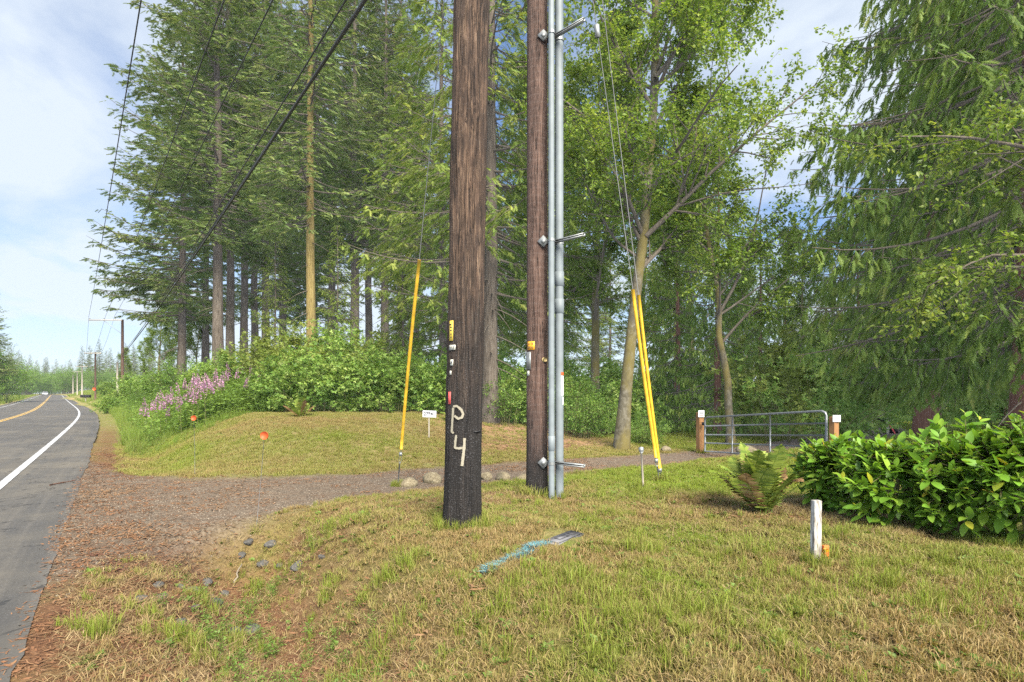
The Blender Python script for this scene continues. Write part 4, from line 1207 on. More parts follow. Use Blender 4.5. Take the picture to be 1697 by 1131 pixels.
# ================================================================== guy wires
def guy(A, B, vtop, vbot, label, group, insul=()):
    o_ = empty('guy_wire', A); tag(o_, label, 'guy wire', group)
    D = B - A
    def lam(v):
        f = np.linspace(0, 1, 4000); P = A + f[:, None] * D; vv = HV - (P[:, 2] - CAMZ) * FPX / P[:, 1]
        return f[np.argmin(np.abs(vv - v))]
    l0, l1 = lam(vbot), lam(vtop)
    w = MB(); w.tube([D * l0 * .92, D], .0055, 6); w.build('wire_strand', M['guywire'], o_)
    gd = MB(); d = unit(D); rt = np.linspace(l0, l1, 14)
    side = unit(np.cross(d, (0, 1, 0)))
    bow = .012 * np.sin(np.linspace(0, math.pi, 14))[:, None] * side
    gd.tube(D * rt[:, None] + bow, .027, 10); gd.build('yellow_guard', M['yellow'], o_, True)
    rod = MB(); rod.tube([-d * .25, D * l0 * .62], .011, 8); rod.build('anchor_rod', M['steel'], o_)
    eye = MB(); p0 = D * l0 * .60; p1 = D * l0 * .95
    for sg in (-1, 1):
        sd = side * sg * .022
        eye.tube([p0, p0 * .7 + p1 * .3 + sd, p0 * .3 + p1 * .7 + sd * .8, p1], .005, 6)
    eye.build('thimble_loop', M['steel'], o_)
    cl = MB(); q = p0 * .25 + p1 * .75
    cl.box(q, (.05, .035, .06)); cl.build('wire_clamp', M['steel'], o_)
    for v in insul:
        li = lam(v); i_ = MB(); P = D * li
        i_.tube([P - d * .09, P - d * .08, P, P + d * .08, P + d * .09], [.02, .045, .038, .045, .02], 12); i_.build('strain_insulator', M['steel'], o_, True)
A1 = G(659, 806)
B1 = P1 + np.array([LEAN1 * 9.5, .1, 9.5])
guy(A1, B1, 431, 744, 'guy wire with yellow guard anchored beside the tan stones', 'guy wires')
A2 = G(1096, 797); A3 = A2 + np.array([-.05, -.06, 0])
guy(A2, P2 + np.array([.1, .1, 13.6]), 489, 776, 'guy wire whose yellow guard is the right one of the pair', 'guy wires')
guy(A3, P2 + np.array([.1, .1, 11.9]), 480, 758, 'guy wire whose yellow guard is the left one of the pair', 'guy wires', (52,))

# rod with a round cap
p = G(1066, 809); o = empty('anchor_post', p); o.rotation_euler = (0, R(-3), 0)
hh = 68 / FPX * p[1]
m_ = MB(); m_.tube([(0, 0, -.2), (0, 0, hh - .06)], .014, 10); m_.build('rod', M['greypost'], o, True)
m_ = MB(); m_.tube([(0, 0, hh - .09), (0, 0, hh - .06), (0, 0, hh - .01), (0, 0, hh)], [.020, .038, .038, .012], 12); m_.build('cap', M['steel'], o, True)
tag(o, 'thin metal post with a round cap left of the paired yellow guards', 'post')

# ================================================================== small signs, markers, stakes
p = G(711, 728); o = empty('number_sign', p); sz = p[1] / FPX
tag(o, 'small white house number sign on a wooden stake', 'sign')
bevel_box('stake', (.035, .022, 40 * sz + .1), M['greypost'], o, (0, 0, 20 * sz - .05), bev=.003)
bevel_box('sign_board', (22.5 * sz, .012, 11 * sz), M['signwhite'], o, (.015, -.02, 41.5 * sz), (0, R(2), 0), bev=.003)
tm_ = text_mesh('27841', 7.6 * sz, M['letters']); t_ = link('lettering', tm_, o, (.015, -.033, 41.5 * sz)); t_.rotation_euler = (R(90), 0, 0)

for (ub_, vb_, ud, vd, rp, lab) in ((424, 872, 438, 722, 6.6, 'round orange reflector on a thin rod by the driveway mouth'),
                                     (323, 790, 321, 693, 4.3, 'smaller looking orange reflector on a thin rod on the bank')):
    p = G(ub_, vb_); o = empty('reflector_marker', p); tag(o, lab, 'reflector', 'orange reflector rods'); Yp = p[1]
    e = np.array([(ud - CX) / FPX * Yp, Yp, CAMZ - (vd - HV) / FPX * Yp]) - p
    m_ = MB(); m_.tube([(0, 0, -.1), tuple(e * .5 + np.array([.01, 0, 0])), tuple(e)], .0032, 6); m_.build('rod', M['guywire'], o)
    m_ = MB(); rr_ = rp / FPX * Yp; m_.tube([e + (0, .004, 0), e + (0, -.008, 0)], [rr_, rr_], 24); m_.build('disc', M['orange'], o)

p = G(1352, 937); o = empty('survey_stake', p); tag(o, 'weathered white painted wooden stake with a reddish top', 'stake')
hh = 107 / FPX * p[1]
b_ = bevel_box('post', (.066, .052, hh + .15), M['stake'], o, (0, 0, hh / 2 - .075), (0, R(.8), R(8)), bev=.005)
p = G(1368, 931); o = empty('marker_stake', p); tag(o, 'short orange marker stake beside the white stake', 'stake')
hh = 26 / FPX * p[1]
bevel_box('post', (.048, .028, hh + .1), M['orangestake'], o, (0, 0, hh / 2 - .05), (R(-3), R(2), R(10)), bev=.004)
fl = MB(); fl.tube([(-.02, -.03, 0), (-.02, -.035, .09)], .003, 5); fl.tube([(-.02, -.04, .09), (-.02, -.04, .10), (-.02, -.04, .115)], [.008, .028, .02], 9)
fo = fl.build('dandelion', M['yellow']); fo.location = p; tag(fo, 'yellow dandelion in front of the short orange stake', 'flower')

# ================================================================== gate
gp = [G(1160, 751), G(1382, 770)]
gl = ['wooden gate post at the hinge end nearer the yellow guards', 'wooden gate post half hidden by the laurel hedge']
gtop = []
for k, (p, vt, wpx) in enumerate(zip(gp, (684, 691), (9.0, 10.5))):
    o = empty('gate_post', p); tag(o, gl[k], 'gate post', 'gate posts'); sz = p[1] / FPX
    hh = (p[2] - 0) * 0 + (CAMZ - (vt - HV) * sz) - p[2]
    bevel_box('post', (wpx * sz, wpx * sz, hh + .3), M['cedarpost'], o, (0, 0, hh / 2 - .15), (0, 0, R(20)), bev=.01)
    ws = (10.5, 14.0)[k] * sz; hs = 11 * sz
    s_ = bevel_box('notice', (ws, .01, hs), M['signwhite'], o, (0, -wpx * sz * .72, hh - .03), (0, 0, R(8)), bev=.002)
    for j in range(3):
        bevel_box('print_line', (ws * (.8, .66, .74)[j], .002, hs * .10), M['letters' if j < 2 else 'redletters'], s_, (0, -.0065, hs * (.25, .05, -.24)[j]), bev=.0004)
    gtop.append(p)
a, b = gp
ga = empty('farm_gate', (a + b) / 2); tag(ga, 'closed grey tubular steel farm gate with five rails', 'gate')
dv = b - a; Lg = np.linalg.norm(dv[:2]); d = np.array([dv[0], dv[1], 0]) / Lg; ctr = (a + b) / 2
def gp_(f, z):      # along the gate 0..1, height above its bottom line
    q = a + dv * (.055 + f * .905) ; q = q.copy(); q[2] = a[2] * (1 - f) + b[2] * f + z
    return q - ctr
zt, zb = 1.03, .075
m_ = MB(); R_ = .09
path = [gp_(0, zb), gp_(0, zt - R_), gp_(.004, zt - R_ * .4), gp_(.025, zt), gp_(.5, zt), gp_(.975, zt), gp_(.996, zt - R_ * .4), gp_(1, zt - R_), gp_(1, zb)]
m_.tube(path, .024, 10); m_.build('outer_frame', M['gatepaint'], ga, True)
for z in (zt - .245, zt - .49, zt - .72, zb):
    m_ = MB(); m_.tube([gp_(0, z), gp_(1, z)], .020, 10); m_.build('rail', M['gatepaint'], ga, True)
for f in (.30, .63):
    m_ = MB(); off = np.array([d[1], -d[0], 0]) * .024
    m_.tube([gp_(f, zb) + off, gp_(f, zt) + off], .018, 6); m_.build('upright', M['gatepaint'], ga, True)
m_ = MB(); m_.box(gp_(-.015, zt - .18), (.10, .06, .09)); m_.build('latch', M['black'], ga)

# ================================================================== stones
GST = 'tan stones edging the driveway'
RK = [rock_mesh('tan_rock', 70 + k, M['tanstone'], 3, .72) for k in range(4)]
for k, (u, v, w, lab) in enumerate(((675, 808, 31, 'tan stone beside the anchor of the yellow guard'), (715, 802, 37, 'largest tan stone just left of the P 4 pole'), (806, 797, 22, 'greyish tan stone just right of the P 4 pole'),
                                    (834, 798, 25, 'rounded tan stone midway between the two poles'), (868, 799, 22, 'tan stone touching the brown pole'), (936, 797, 16, 'pale flat stone right of the conduits'))):
    p = G(u, v - 2); o = link('stone', RK[k % 4], None, p + np.array([0, .05, .04 if k != 5 else 0]), k * 1.7); s_ = w / FPX * p[1] * 1.15
    o.scale = (s_, s_ * .85, s_ * (.95 if k != 5 else .4)); tag(o, lab, 'stone', GST)
o = link('stone', RK[1], None, G(1104, 748) + np.array([0, 0, .05]), .4); o.scale = (.38, .3, .3); tag(o, 'grey brown stone across the driveway behind the yellow guards', 'stone', GST)
o = link('stone', RK[2], None, G(1250, 752) + np.array([0, .5, .02]), 1.4); o.scale = (.9, .6, .45); tag(o, 'low brown mound of earth and stone behind the gate', 'stone')
RG = [rock_mesh('grey_rock', 80 + k, M['greystone'], 2, .6) for k in range(4)]
for me in RG:
    for p_ in me.polygons: p_.use_smooth = False
rs = np.random.default_rng(12)
ditch = [(232, 994), (267, 991), (343, 968), (317, 983), (323, 1009), (401, 924), (464, 939), (495, 939), (534, 926), (384, 1050), (417, 1046), (299, 974), (347, 990), (297, 1035), (262, 972), (450, 905), (412, 900), (372, 985), (352, 1003), (436, 935)]
for k, (u, v) in enumerate(ditch):
    p = G(u, v); o = link('ditch_stone', RG[k % 4], None, p + np.array([0, 0, .008]), k * 1.1); s_ = rs.uniform(.10, .24); o.scale = (s_, s_ * rs.uniform(.6, .9), s_ * rs.uniform(.7, 1.0))
    tag(o, 'dark grey angular stone lying in the weedy ditch', 'stone', 'stones in the ditch')
for k, (u0, v0, u1, v1, rr_, lab) in enumerate(((388, 970, 400, 936, .012, 'grey stick standing askew in the ditch'), (82, 806, 125, 797, .016, 'bark strip lying on the asphalt edge'), (190, 947, 240, 950, .010, 'reddish stick on the verge above the ditch'),
                                    (92, 884, 140, 872, .007, 'thin twig across the gravel by the asphalt'), (150, 923, 172, 922, .014, 'short brown bark piece on the gravel'))):
    A_, B_ = G(u0, v0), G(u1, v1)
    if k == 0: B_ = A_ + np.array([.08, .02, .22])
    m_ = MB(); f = np.linspace(0, 1, 7)[:, None]; r_ = np.random.default_rng(k)
    m_.tube(np.zeros(3) + (B_ - A_) * f + r_.normal(0, .008, (7, 3)) + np.array([0, 0, .012]), rr_ * np.linspace(1, .6, 7), 6)
    o = m_.build('fallen_stick', M['deadtwig'] if k in (0, 3) else M['cedarbark']); o.location = A_; tag(o, lab, 'stick', 'fallen sticks and bark')

# ================================================================== utility lid and blue marking
q = [G(899, 900), G(946, 883), G(968, 888), G(924, 907)]
c_ = sum(q) / 4; o = empty('utility_box', c_); tag(o, 'grey plastic utility box lid set flush in the lawn', 'utility lid')
def quad_prism(pts, z0, z1, mat, name, parent):
    m_ = MB(); P = [np.array(k) - c_ for k in pts]
    V = [(k[0], k[1], k[2] + z0) for k in P] + [(k[0], k[1], k[2] + z1) for k in P]
    m_.add(V, [np.array([(4, 5, 6, 7), (0, 3, 2, 1)]), np.array([(k, (k + 1) % 4, (k + 1) % 4 + 4, k + 4) for k in range(4)])]); return m_.build(name, mat, parent)
M['lid'] = plain('grey_lid', (.125, .125, .135), .6, 0, .2, 25, .3)
M['liddark'] = plain('lid_recess', (.04, .04, .045), .7, 0, .2, 25)
ins = lambda f: [c_ + (k - c_) * f for k in q]
quad_prism(q, -.15, .016, M['lid'], 'rim', o)
quad_prism(ins(.90), .016, .019, M['liddark'], 'seam', o)
lid = quad_prism(ins(.86), .019, .024, M['lid'], 'cover', o)
def bil(s, t): return q[0] * (1 - s) * (1 - t) + q[1] * s * (1 - t) + q[2] * s * t + q[3] * (1 - s) * t
quad_prism([bil(.24, .30), bil(.60, .30), bil(.60, .70), bil(.24, .70)], .024, .0265, M['liddark'], 'grip_outline', o)
quad_prism([bil(.27, .35), bil(.57, .35), bil(.57, .65), bil(.27, .65)], .0265, .0285, M['lid'], 'grip_panel', o)
quad_prism([bil(.70, .28), bil(.90, .28), bil(.90, .72), bil(.70, .72)], .024, .027, M['liddark'], 'read_hatch', o)

# ================================================================== fern clumps
def frond_mesh(name, seed, mat):
    r = np.random.default_rng(seed); g = np.linspace(0, 1, 26)
    arch = r.uniform(.25, .5)
    ax_ = np.stack([.06 * np.sin(g * 3 + seed), g * (1 - .25 * g) * .62, g * .95 - arch * g ** 2.4], -1)
    m_ = MB(); m_.tube(ax_, .006 * (1 - .8 * g), 4, .2)
    T = unit(np.gradient(ax_, axis=0)); Xs = unit(np.cross(T, (0, -.5, 1)))
    for k in range(3, 26):
        ln = .145 * (math.sin(math.pi * min(1, (k + 1) / 26 * .92 + .10)) ** .8) + .012
        for sg in (-1, 1):
            d = unit(Xs[k] * sg + T[k] * .35 + np.array([0, 0, -.15 + r.normal(0, .12)])); w = T[k] * .016
            b = ax_[k]; m_.add([b - w, b + w, b + d * ln * .6 + w * .8, b + d * ln, b + d * ln * .6 - w * .8], [np.array([(0, 1, 2, 4)]), np.array([(2, 3, 4)])], r.uniform(0, 1))
    return m_.mesh(name, mat)
FG = [frond_mesh('green_frond', k, M['fern']) for k in range(4)]; FD = [frond_mesh('brown_frond', 10 + k, M['fern_dead']) for k in range(3)]
def fern(p, sc_, n, seed, label, dead=.33):
    r = np.random.default_rng(seed); o = empty('sword_fern', p); tag(o, label, 'fern', 'sword ferns')
    for k in range(n):
        dd = r.uniform() < dead
        c = link('frond', (FD if dd else FG)[r.integers(0, 3)], o); s_ = sc_ * r.uniform(.65, 1.12) * (.85 if dd else 1); c.scale = (s_, s_, s_)
        c.rotation_euler = (R(r.uniform(-16, 28) - (8 if dd else 0)), 0, 2 * math.pi * (k + r.uniform(0, .8)) / n); c.location = (r.normal(0, .03), r.normal(0, .03), 0)
fern(G(1264, 852), 1.0, 46, 4, 'large sword fern with browned fronds left of the hedge', .3)
fern(G(500, 692), .95, 18, 5, 'sword fern at the foot of the bramble thicket', .4)
fern(G(748, 700), .7, 14, 6, 'small fern left of the P 4 pole at the lawn edge', .2)
fern(G(1395, 722) + np.array([0, 2.0, 0]), .8, 14, 7, 'dark fern beside the track behind the gate', .2)

# ================================================================== laurel hedge
def laurel_leaf(name, bend, mat):
    m_ = MB(); ys = np.array([0, .18, .42, .68, .88, 1.0]); ws = np.array([.02, .16, .235, .20, .10, .0]); V = []
    for y, w in zip(ys, ws):
        z = -bend * y * y
        V += [(-w, y, z + .09 * w / .235 * .5), (0, y, z), (w, y, z + .09 * w / .235 * .5)]
    F = []
    for k in range(5): F += [(3 * k, 3 * k + 1, 3 * k + 4, 3 * k + 3), (3 * k + 1, 3 * k + 2, 3 * k + 5, 3 * k + 4)]
    m_.add(V, np.array(F), .5); me = m_.mesh(name, mat, True)
    return me, np.array(V), np.array(F)
LL = [laurel_leaf('laurel_leaf', b, M['laurel']) for b in (.10, .22, .32, .16)]
GLa = 'laurel shrubs of the hedge'
lsh = [(1392, 850, .56, .52, .46, .93, 'laurel shrub at the gate end of the hedge'), (1478, 868, .66, .55, .50, .98, 'second laurel shrub from the gate end of the hedge'),
       (1590, 888, .68, .55, .57, 1.15, 'third laurel shrub from the gate end of the hedge'), (1706, 903, .66, .52, .60, 1.22, 'laurel shrub cut by the picture edge')]
for k, (u, v, ax1, ay1, az1, ztop, lab) in enumerate(lsh):
    r = np.random.default_rng(200 + k); p = G(u, v); o = empty('laurel_shrub', p); tag(o, lab, 'shrub', GLa)
    ns = 230; dirs = unit(r.normal(0, 1, (ns, 3)) + np.array([0, -.15, .25])); dirs = dirs[dirs[:, 2] > -.9]; ns = len(dirs)
    lump = .82 + .36 * vnoise(dirs[:, 0] * 3 + k * 9, dirs[:, 2] * 3 + dirs[:, 1] * 2, 5)
    rr_ = lump * r.uniform(.62, 1.04, ns)
    cz = ztop - az1
    tips = dirs * rr_[:, None] * np.array([ax1, ay1, az1]) + np.array([0, 0, cz])
    sd_ = unit(dirs * np.array([1, 1, .6]) + np.array([0, 0, .75]) + r.normal(0, .25, (ns, 3)))
    st_m = MB(); base_pts = np.stack([r.normal(0, .06, 9), r.normal(0, .05, 9), np.full(9, -.05)], -1)
    cane = []
    for j in range(9):
        b = base_pts[j]; e = np.array([math.cos(j * .7 + k) * ax1 * .5 * r.uniform(.2, 1), math.sin(j * .7 + k) * ay1 * .5 * r.uniform(.2, 1), cz + r.uniform(-.05, .3)])
        gg = np.linspace(0, 1, 7)[:, None]; P = b * (1 - gg) + e * gg + np.array([0, 0, .1]) * gg * (1 - gg); P[:, :2] *= (.35 + .65 * gg)
        cane.append(P); st_m.tube(P, np.linspace(.017, .008, 7), 5, cap=False)
    for j in range(ns):
        cs = [(np.linalg.norm(P[i] - tips[j]) + .1 * r.uniform(), c_, i) for c_, P in enumerate(cane) for i in (3, 4, 5, 6)]
        _, c_, i = min(cs); b = cane[c_][i]; gg = np.linspace(0, 1, 4)[:, None]
        st_m.tube(b * (1 - gg) + tips[j] * gg + np.array([0, 0, -.06]) * gg * (1 - gg), np.linspace(.006, .003, 4), 4, cap=False)
    st_m.build('stems', M['stem'], o)
    pos = []; dr_ = []; scl = []; rn = []
    for j in range(ns):
        nl = r.integers(7, 11); a0_ = r.uniform(0, 6.28)
        X = unit(np.cross(sd_[j], (.2, .9, .1))); Yv = np.cross(sd_[j], X)
        for q_ in range(nl):
            a_ = a0_ + q_ * 2.4; h_ = q_ / nl
            spread = .35 + 1.1 * (1 - h_)
            d_ = unit(sd_[j] * (1 - .5 * (1 - h_)) + (X * math.cos(a_) + Yv * math.sin(a_)) * spread + np.array([0, 0, -.12]))
            pos.append(tips[j] - sd_[j] * (.20 * (1 - h_)) + r.normal(0, .008, 3)); dr_.append(d_); scl.append(r.choice([.075, .10, .125, .15, .17]) * r.uniform(.85, 1.1) * (1 - .25 * (h_ > .85))); rn.append(np.clip(r.normal(.36, .17) + .32 * h_ + (.35 if r.uniform() < .02 else 0), 0, 1))
    pos = np.array(pos); dr_ = np.array(dr_); scl = np.array(scl); rn = np.array(rn)
    Rm = basis(dr_, r.normal(0, .35, len(pos)))
    # leaves that face the camera and stand outermost are parts of their own
    wp = pos + p; score = -np.linalg.norm(wp - np.array([0, 0, CAMZ]), axis=1) + .35 * Rm[:, 2, 2] + .5 * (pos[:, 2] - cz) + r.uniform(0, .25, len(pos))
    vis = (wp[:, 0] / wp[:, 1] * FPX + CX) < 1690
    score = np.where(vis, score, -99)
    top = set(np.argsort(-score)[:75].tolist()) if vis.sum() > 75 else set(np.where(vis)[0].tolist())
    rest = np.array([j for j in range(len(pos)) if j not in top])
    fm = MB(); kk = r.integers(0, 4, len(pos))
    for t_ in range(4):
        s_ = rest[kk[rest] == t_]; inst(fm, LL[t_][1], LL[t_][2], pos[s_], Rm[s_], scl[s_], rn[s_])
    fo = fm.build('foliage', M['laurel'], o, True); fo['kind'] = 'stuff'
    for j in sorted(top):
        c = bpy.data.objects.new('leaf', LL[kk[j]][0]); COL.objects.link(c); c.parent = o
        m4 = np.eye(4); m4[:3, :3] = Rm[j] * scl[j]; m4[:3, 3] = pos[j]; c.matrix_local = Matrix(m4.tolist())

# ================================================================== black panel by the track
p = G(1476, 719); o = empty('leaning_panel', p); tag(o, 'black leaning panel propped by poles beside the gravel track', 'panel'); sz = p[1] / FPX
m_ = MB(); V = np.array([(-10, 0, 0), (14, 0, 0), (11, .9, 12), (5, .4, 25), (-19, .4, 25), (-15, .2, 10)], float) * sz * np.array([1, 12, 1]); V2 = V + np.array([0, .05, 0])
m_.add(np.vstack([V, V2]), [np.array([(0, 1, 2, 3, 4, 5), (11, 10, 9, 8, 7, 6)]), np.array([(k, (k + 1) % 6, (k + 1) % 6 + 6, k + 6) for k in range(6)])]); m_.build('panel', M['black'], o)
m_ = MB(); m_.tube([(-8 * sz, -.12, -.05), (-7.5 * sz, -.08, 26 * sz)], .05, 8); m_.build('grey_post', M['greypost'], o)
m_ = MB(); m_.tube([(-2 * sz, -.35, 0), (-5 * sz, -.05, 18 * sz)], .025, 6); m_.build('prop', M['redtag'], o)
m_ = MB(); m_.tube([(19 * sz, -.1, 0), (-4 * sz, -.02, 20 * sz)], .022, 6); m_.build('prop', M['limb'], o)

# ================================================================== far poles, wires, car
def far_pole(u, Y, Ht, rad, arms, mat, label, lean=0.0):
    x = (u - CX) / FPX * Y; z = H1(x, Y); o = empty('utility_pole', (x, Y, z)); tag(o, label, 'utility pole', 'utility poles down the road')
    m_ = MB(); m_.tube([(0, 0, -.5), (lean * Ht / 2, 0, Ht / 2), (lean * Ht, 0, Ht)], [rad, rad * .88, rad * .75], 12); m_.build('shaft', mat, o, True)
    for (zz_, x0, x1) in arms:
        m_ = MB(); m_.box(((x0 + x1) / 2 + lean * zz_, -rad - .05, zz_), (x1 - x0, .1, .13)); c = m_.build('crossarm', M['paleold'], o)
        if x0 < -2: m_ = MB(); m_.tube([(x0 * .55, -rad - .05, zz_ - .05), (lean * zz_, -rad, zz_ - 1.8)], .03, 6); m_.build('brace', M['steel'], o)
        for f in ((x0 + .1), (x0 + x1) / 2 - .2, x1 - .9 if x0 < -2 else x1 - .1):
            m_ = MB(); m_.tube([(f + lean * zz_, -rad - .05, zz_ + .06), (f + lean * zz_, -rad - .05, zz_ + .16), (f + lean * zz_, -rad - .05, zz_ + .28)], [.03, .07, .04], 8); m_.build('insulator', M['steel'], c)
    return o, np.array([x, Y, z])
zA = CAMZ + 122 / FPX * 73
_, PA = far_pole(203, 73, zA - H1((203 - CX) / FPX * 73, 73), .20, [(zA - H1((203 - CX) / FPX * 73, 73) - .1, -4.3, .1)], M['farpole'], 'dark utility pole with a long one sided crossarm', -.03 * 0)
oB, PB = far_pole(158, 90, 8.2, .15, [(8.0, -1.7, 1.1)], M['farpole'], 'slim dark utility pole next down the road with an orange disc')
m_ = MB(); m_.tube([(0, -.22, 2.1), (0, -.25, 2.1)], .28, 16); m_.build('orange_disc', M['orange'], oB)
far_pole(194.5, 84, 5.2, .16, [], M['paleold'], 'short weathered pole stub behind the dark pole')
oC, PC = far_pole(136, 140, 8.2, .16, [(8.0, -1.6, 1.6)], M['paleold'], 'third utility pole down the road with pale crossarm')
far_pole(128, 180, 8.0, .16, [(7.8, -1.4, 1.4)], M['paleold'], 'fourth utility pole down the road')
far_pole(121, 215, 7.8, .18, [], M['paleold'], 'farthest pale pole beside the road')
def wire(A, B, sag, rad, label, n=40, pn='overhead_wire', mat='wire'):
    A = np.asarray(A, float); B = np.asarray(B, float); f = np.linspace(0, 1, n)[:, None]
    P = A * (1 - f) + B * f - np.array([0, 0, 1.0]) * (4 * sag * f * (1 - f))
    m_ = MB(); m_.tube(P - A, rad, 6); o = m_.build(pn, M[mat], None, True); o.location = A; tag(o, label, 'wire', 'overhead wires along the road'); return o
wl_ = [((147, 526), -3.64, 10.9, 'leftmost overhead wire at the end of the long crossarm'), ((175, 524), -1.73, 10.9, 'overhead wire second from the crossarm end'), ((190, 524), -.60, 10.9, 'overhead wire nearest the far pole on its crossarm')]
for (uv, xn, zn, lab) in wl_:
    wire(W(*uv, 72.8), (xn, 6.4, zn), .35, .016, lab)
wire(W(203, 592, 72.9), (-.55, 6.5, 8.75), .25, .017, 'thin overhead wire above the thick cable')
wire(W(203, 588, 72.9), (-.50, 6.4, 8.2), .45, .036, 'thick overhead cable sweeping up past the firs')
wire(W(203, 586, 72.9), (-.45, 6.4, 8.25), .30, .020, 'strand running close above the thick overhead cable')
for (u0, v0), (u1, v1), w_ in (((147, 526), (143, 588), 'leftmost'), ((175, 524), (154, 588), 'middle'), ((190, 524), (167, 588), 'rightmost')):
    wire(W(u0, v0, 72.8), W(u1, v1, 89.8), .3, .014, w_ + ' of three wires between the two dark far poles')
wire(W(203, 588, 72.9), W(158, 606, 89.8), .2, .02, 'cable between the two dark far poles')
for du in (-9, 9): wire(W(158 + du, 591, 89.8), W(136 + du * .6, 606, 139.8), .4, .016, ('left' if du < 0 else 'right') + ' one of two wires beyond the second far pole')

# mailbox by the second pole
p = G(150, 668); x = -.785 * 88; y = 88.0; o = empty('mailbox', (x, y, H1(x, y))); tag(o, 'dark mailbox on a post by the second far pole', 'mailbox')
bevel_box('post', (.1, .1, 1.1), M['greypost'], o, (0, 0, .5), bev=.01); bevel_box('box', (1.5, .5, .45), M['black'], o, (0, 0, 1.2), bev=.08)
x = -79.3 - 12; y = 84.0; o = empty('roadside_box', (x, y, H1(x, y))); tag(o, 'small dark bin standing on the far road edge', 'bin')
bevel_box('bin', (.6, .55, .9), M['black'], o, (0, 0, .5), bev=.05, taper=1.15); bevel_box('lid', (.74, .7, .08), M['black'], o, (0, 0, 1.0), bev=.03)

# white car far down the road
Yc = 228.0; xc = float(xe(Yc)) - 6.6 / CR; o = empty('car', (xc, Yc, float(zr(Yc)) + .03), R(-40)); o.rotation_euler = (0, 0, R(40)); tag(o, 'white car coming along the far road', 'car')
def loft(sections, mat, name, parent):
    m_ = MB(); S = np.array(sections, float); n, k = S.shape[:2]; i = np.arange(n * k).reshape(n, k)
    F = np.stack([i[:-1], np.roll(i[:-1], -1, 1), np.roll(i[1:], -1, 1), i[1:]], -1).reshape(-1, 4); m_.add(S.reshape(-1, 3), [F, i[0][None], i[-1][None][:, ::-1]]); return m_.build(name, mat, parent, True)
def ring(y, w, z0, z1): return [(-w, y, z0), (-w, y, (z0 + z1) / 2), (-w * .92, y, z1), (w * .92, y, z1), (w, y, (z0 + z1) / 2), (w, y, z0)]
loft([ring(-2.2, .78, .35, .62), ring(-2.05, .88, .3, .78), ring(-1.0, .9, .28, .95), ring(1.2, .9, .28, .98), ring(2.1, .86, .32, .9), ring(2.25, .8, .4, .7)], M['carpaint'], 'body', o)
loft([ring(-1.0, .8, .9, .97), ring(-.35, .70, .95, 1.45), ring(1.0, .70, .95, 1.48), ring(1.8, .74, .9, 1.0)], M['carpaint'], 'cabin', o)
m_ = MB(); m_.add([(-.70, -1.02, 1.0), (.70, -1.02, 1.0), (.60, -.42, 1.42), (-.60, -.42, 1.42)], np.array([(0, 1, 2, 3)])); m_.build('windshield', M['glassdark'], o)
for sx in (-1, 1):
    for yy in (-1.35, 1.35):
        m_ = MB(); m_.tube([(sx * .72, yy, .32), (sx * .92, yy, .32)], .32, 16); m_.build('wheel', M['rubber'], o)
    m_ = MB(); m_.box((sx * .62, -2.14, .66), (.3, .12, .14)); m_.build('headlight', M['signwhite'], o)

# ================================================================== fireweed
def fireweed_meshes(seed):
    r = np.random.default_rng(seed); g = np.linspace(0, 1, 8); Ht = 1.35
    P = np.stack([.10 * g ** 2 * r.normal(), .10 * g ** 2 * r.normal(), g * Ht]).T if False else np.stack([.1 * g ** 2 * r.normal() * np.ones(8), .1 * g ** 2 * r.normal() * np.ones(8), g * Ht], -1)
    st_ = MB(); st_.tube(P, .007 * (1 - .6 * g), 4, .3)
    n = 46; u = r.uniform(.12, .74, n); p, t = lerp_path(P[None], np.zeros(n, int), u); a = r.uniform(0, 6.28, n)
    d = np.stack([np.cos(a), np.sin(a), r.uniform(.1, .7, n)], -1)
    lv = MB(); tv = KITE[0] * np.array([.45, 1, 1]); inst(lv, tv, KITE[1], p, basis(d, r.normal(0, .3, n)), r.uniform(.10, .19, n), r.uniform(.3, .9, n))
    n = 70; u = r.uniform(.70, 1.0, n); p, t = lerp_path(P[None], np.zeros(n, int), u); a = r.uniform(0, 6.28, n)
    d = np.stack([np.cos(a), np.sin(a), r.uniform(-.2, .5, n)], -1); w = .062 * (1.15 - (u - .7) / .3)
    fl = MB(); inst(fl, KITE[0] * np.array([1.3, 1, 1]), KITE[1], p + d * w[:, None] * .4, basis(d, r.normal(0, .8, n)), .02 + w * .75, r.uniform(0, 1, n))
    return st_.mesh('stem', M['stem']), lv.mesh('leaves', M['berry']), fl.mesh('flower_spike', M['pink'])
FW = [fireweed_meshes(300 + k) for k in range(4)]
r = np.random.default_rng(17); cnt = 0
while cnt < 80:
    u = r.normal(325, 75); sg = r.uniform(20.5, 30.0); k_ = (CX - u) / FPX; Y = (sg + .39) / (.592 * k_ + .806)
    x = (u - CX) / FPX * Y; t = float(tt(x, Y))
    if t < 1.5 or u > 445: continue
    place('fireweed_plant', FW[cnt % 4], x, Y, r.uniform(0, 6), r.uniform(.85, 1.35), 'fireweed with pink flower spike on the roadside bank', 'flower', 'fireweed on the roadside bank', ('stem', 'leaves', 'flower_spike'))
    cnt += 1

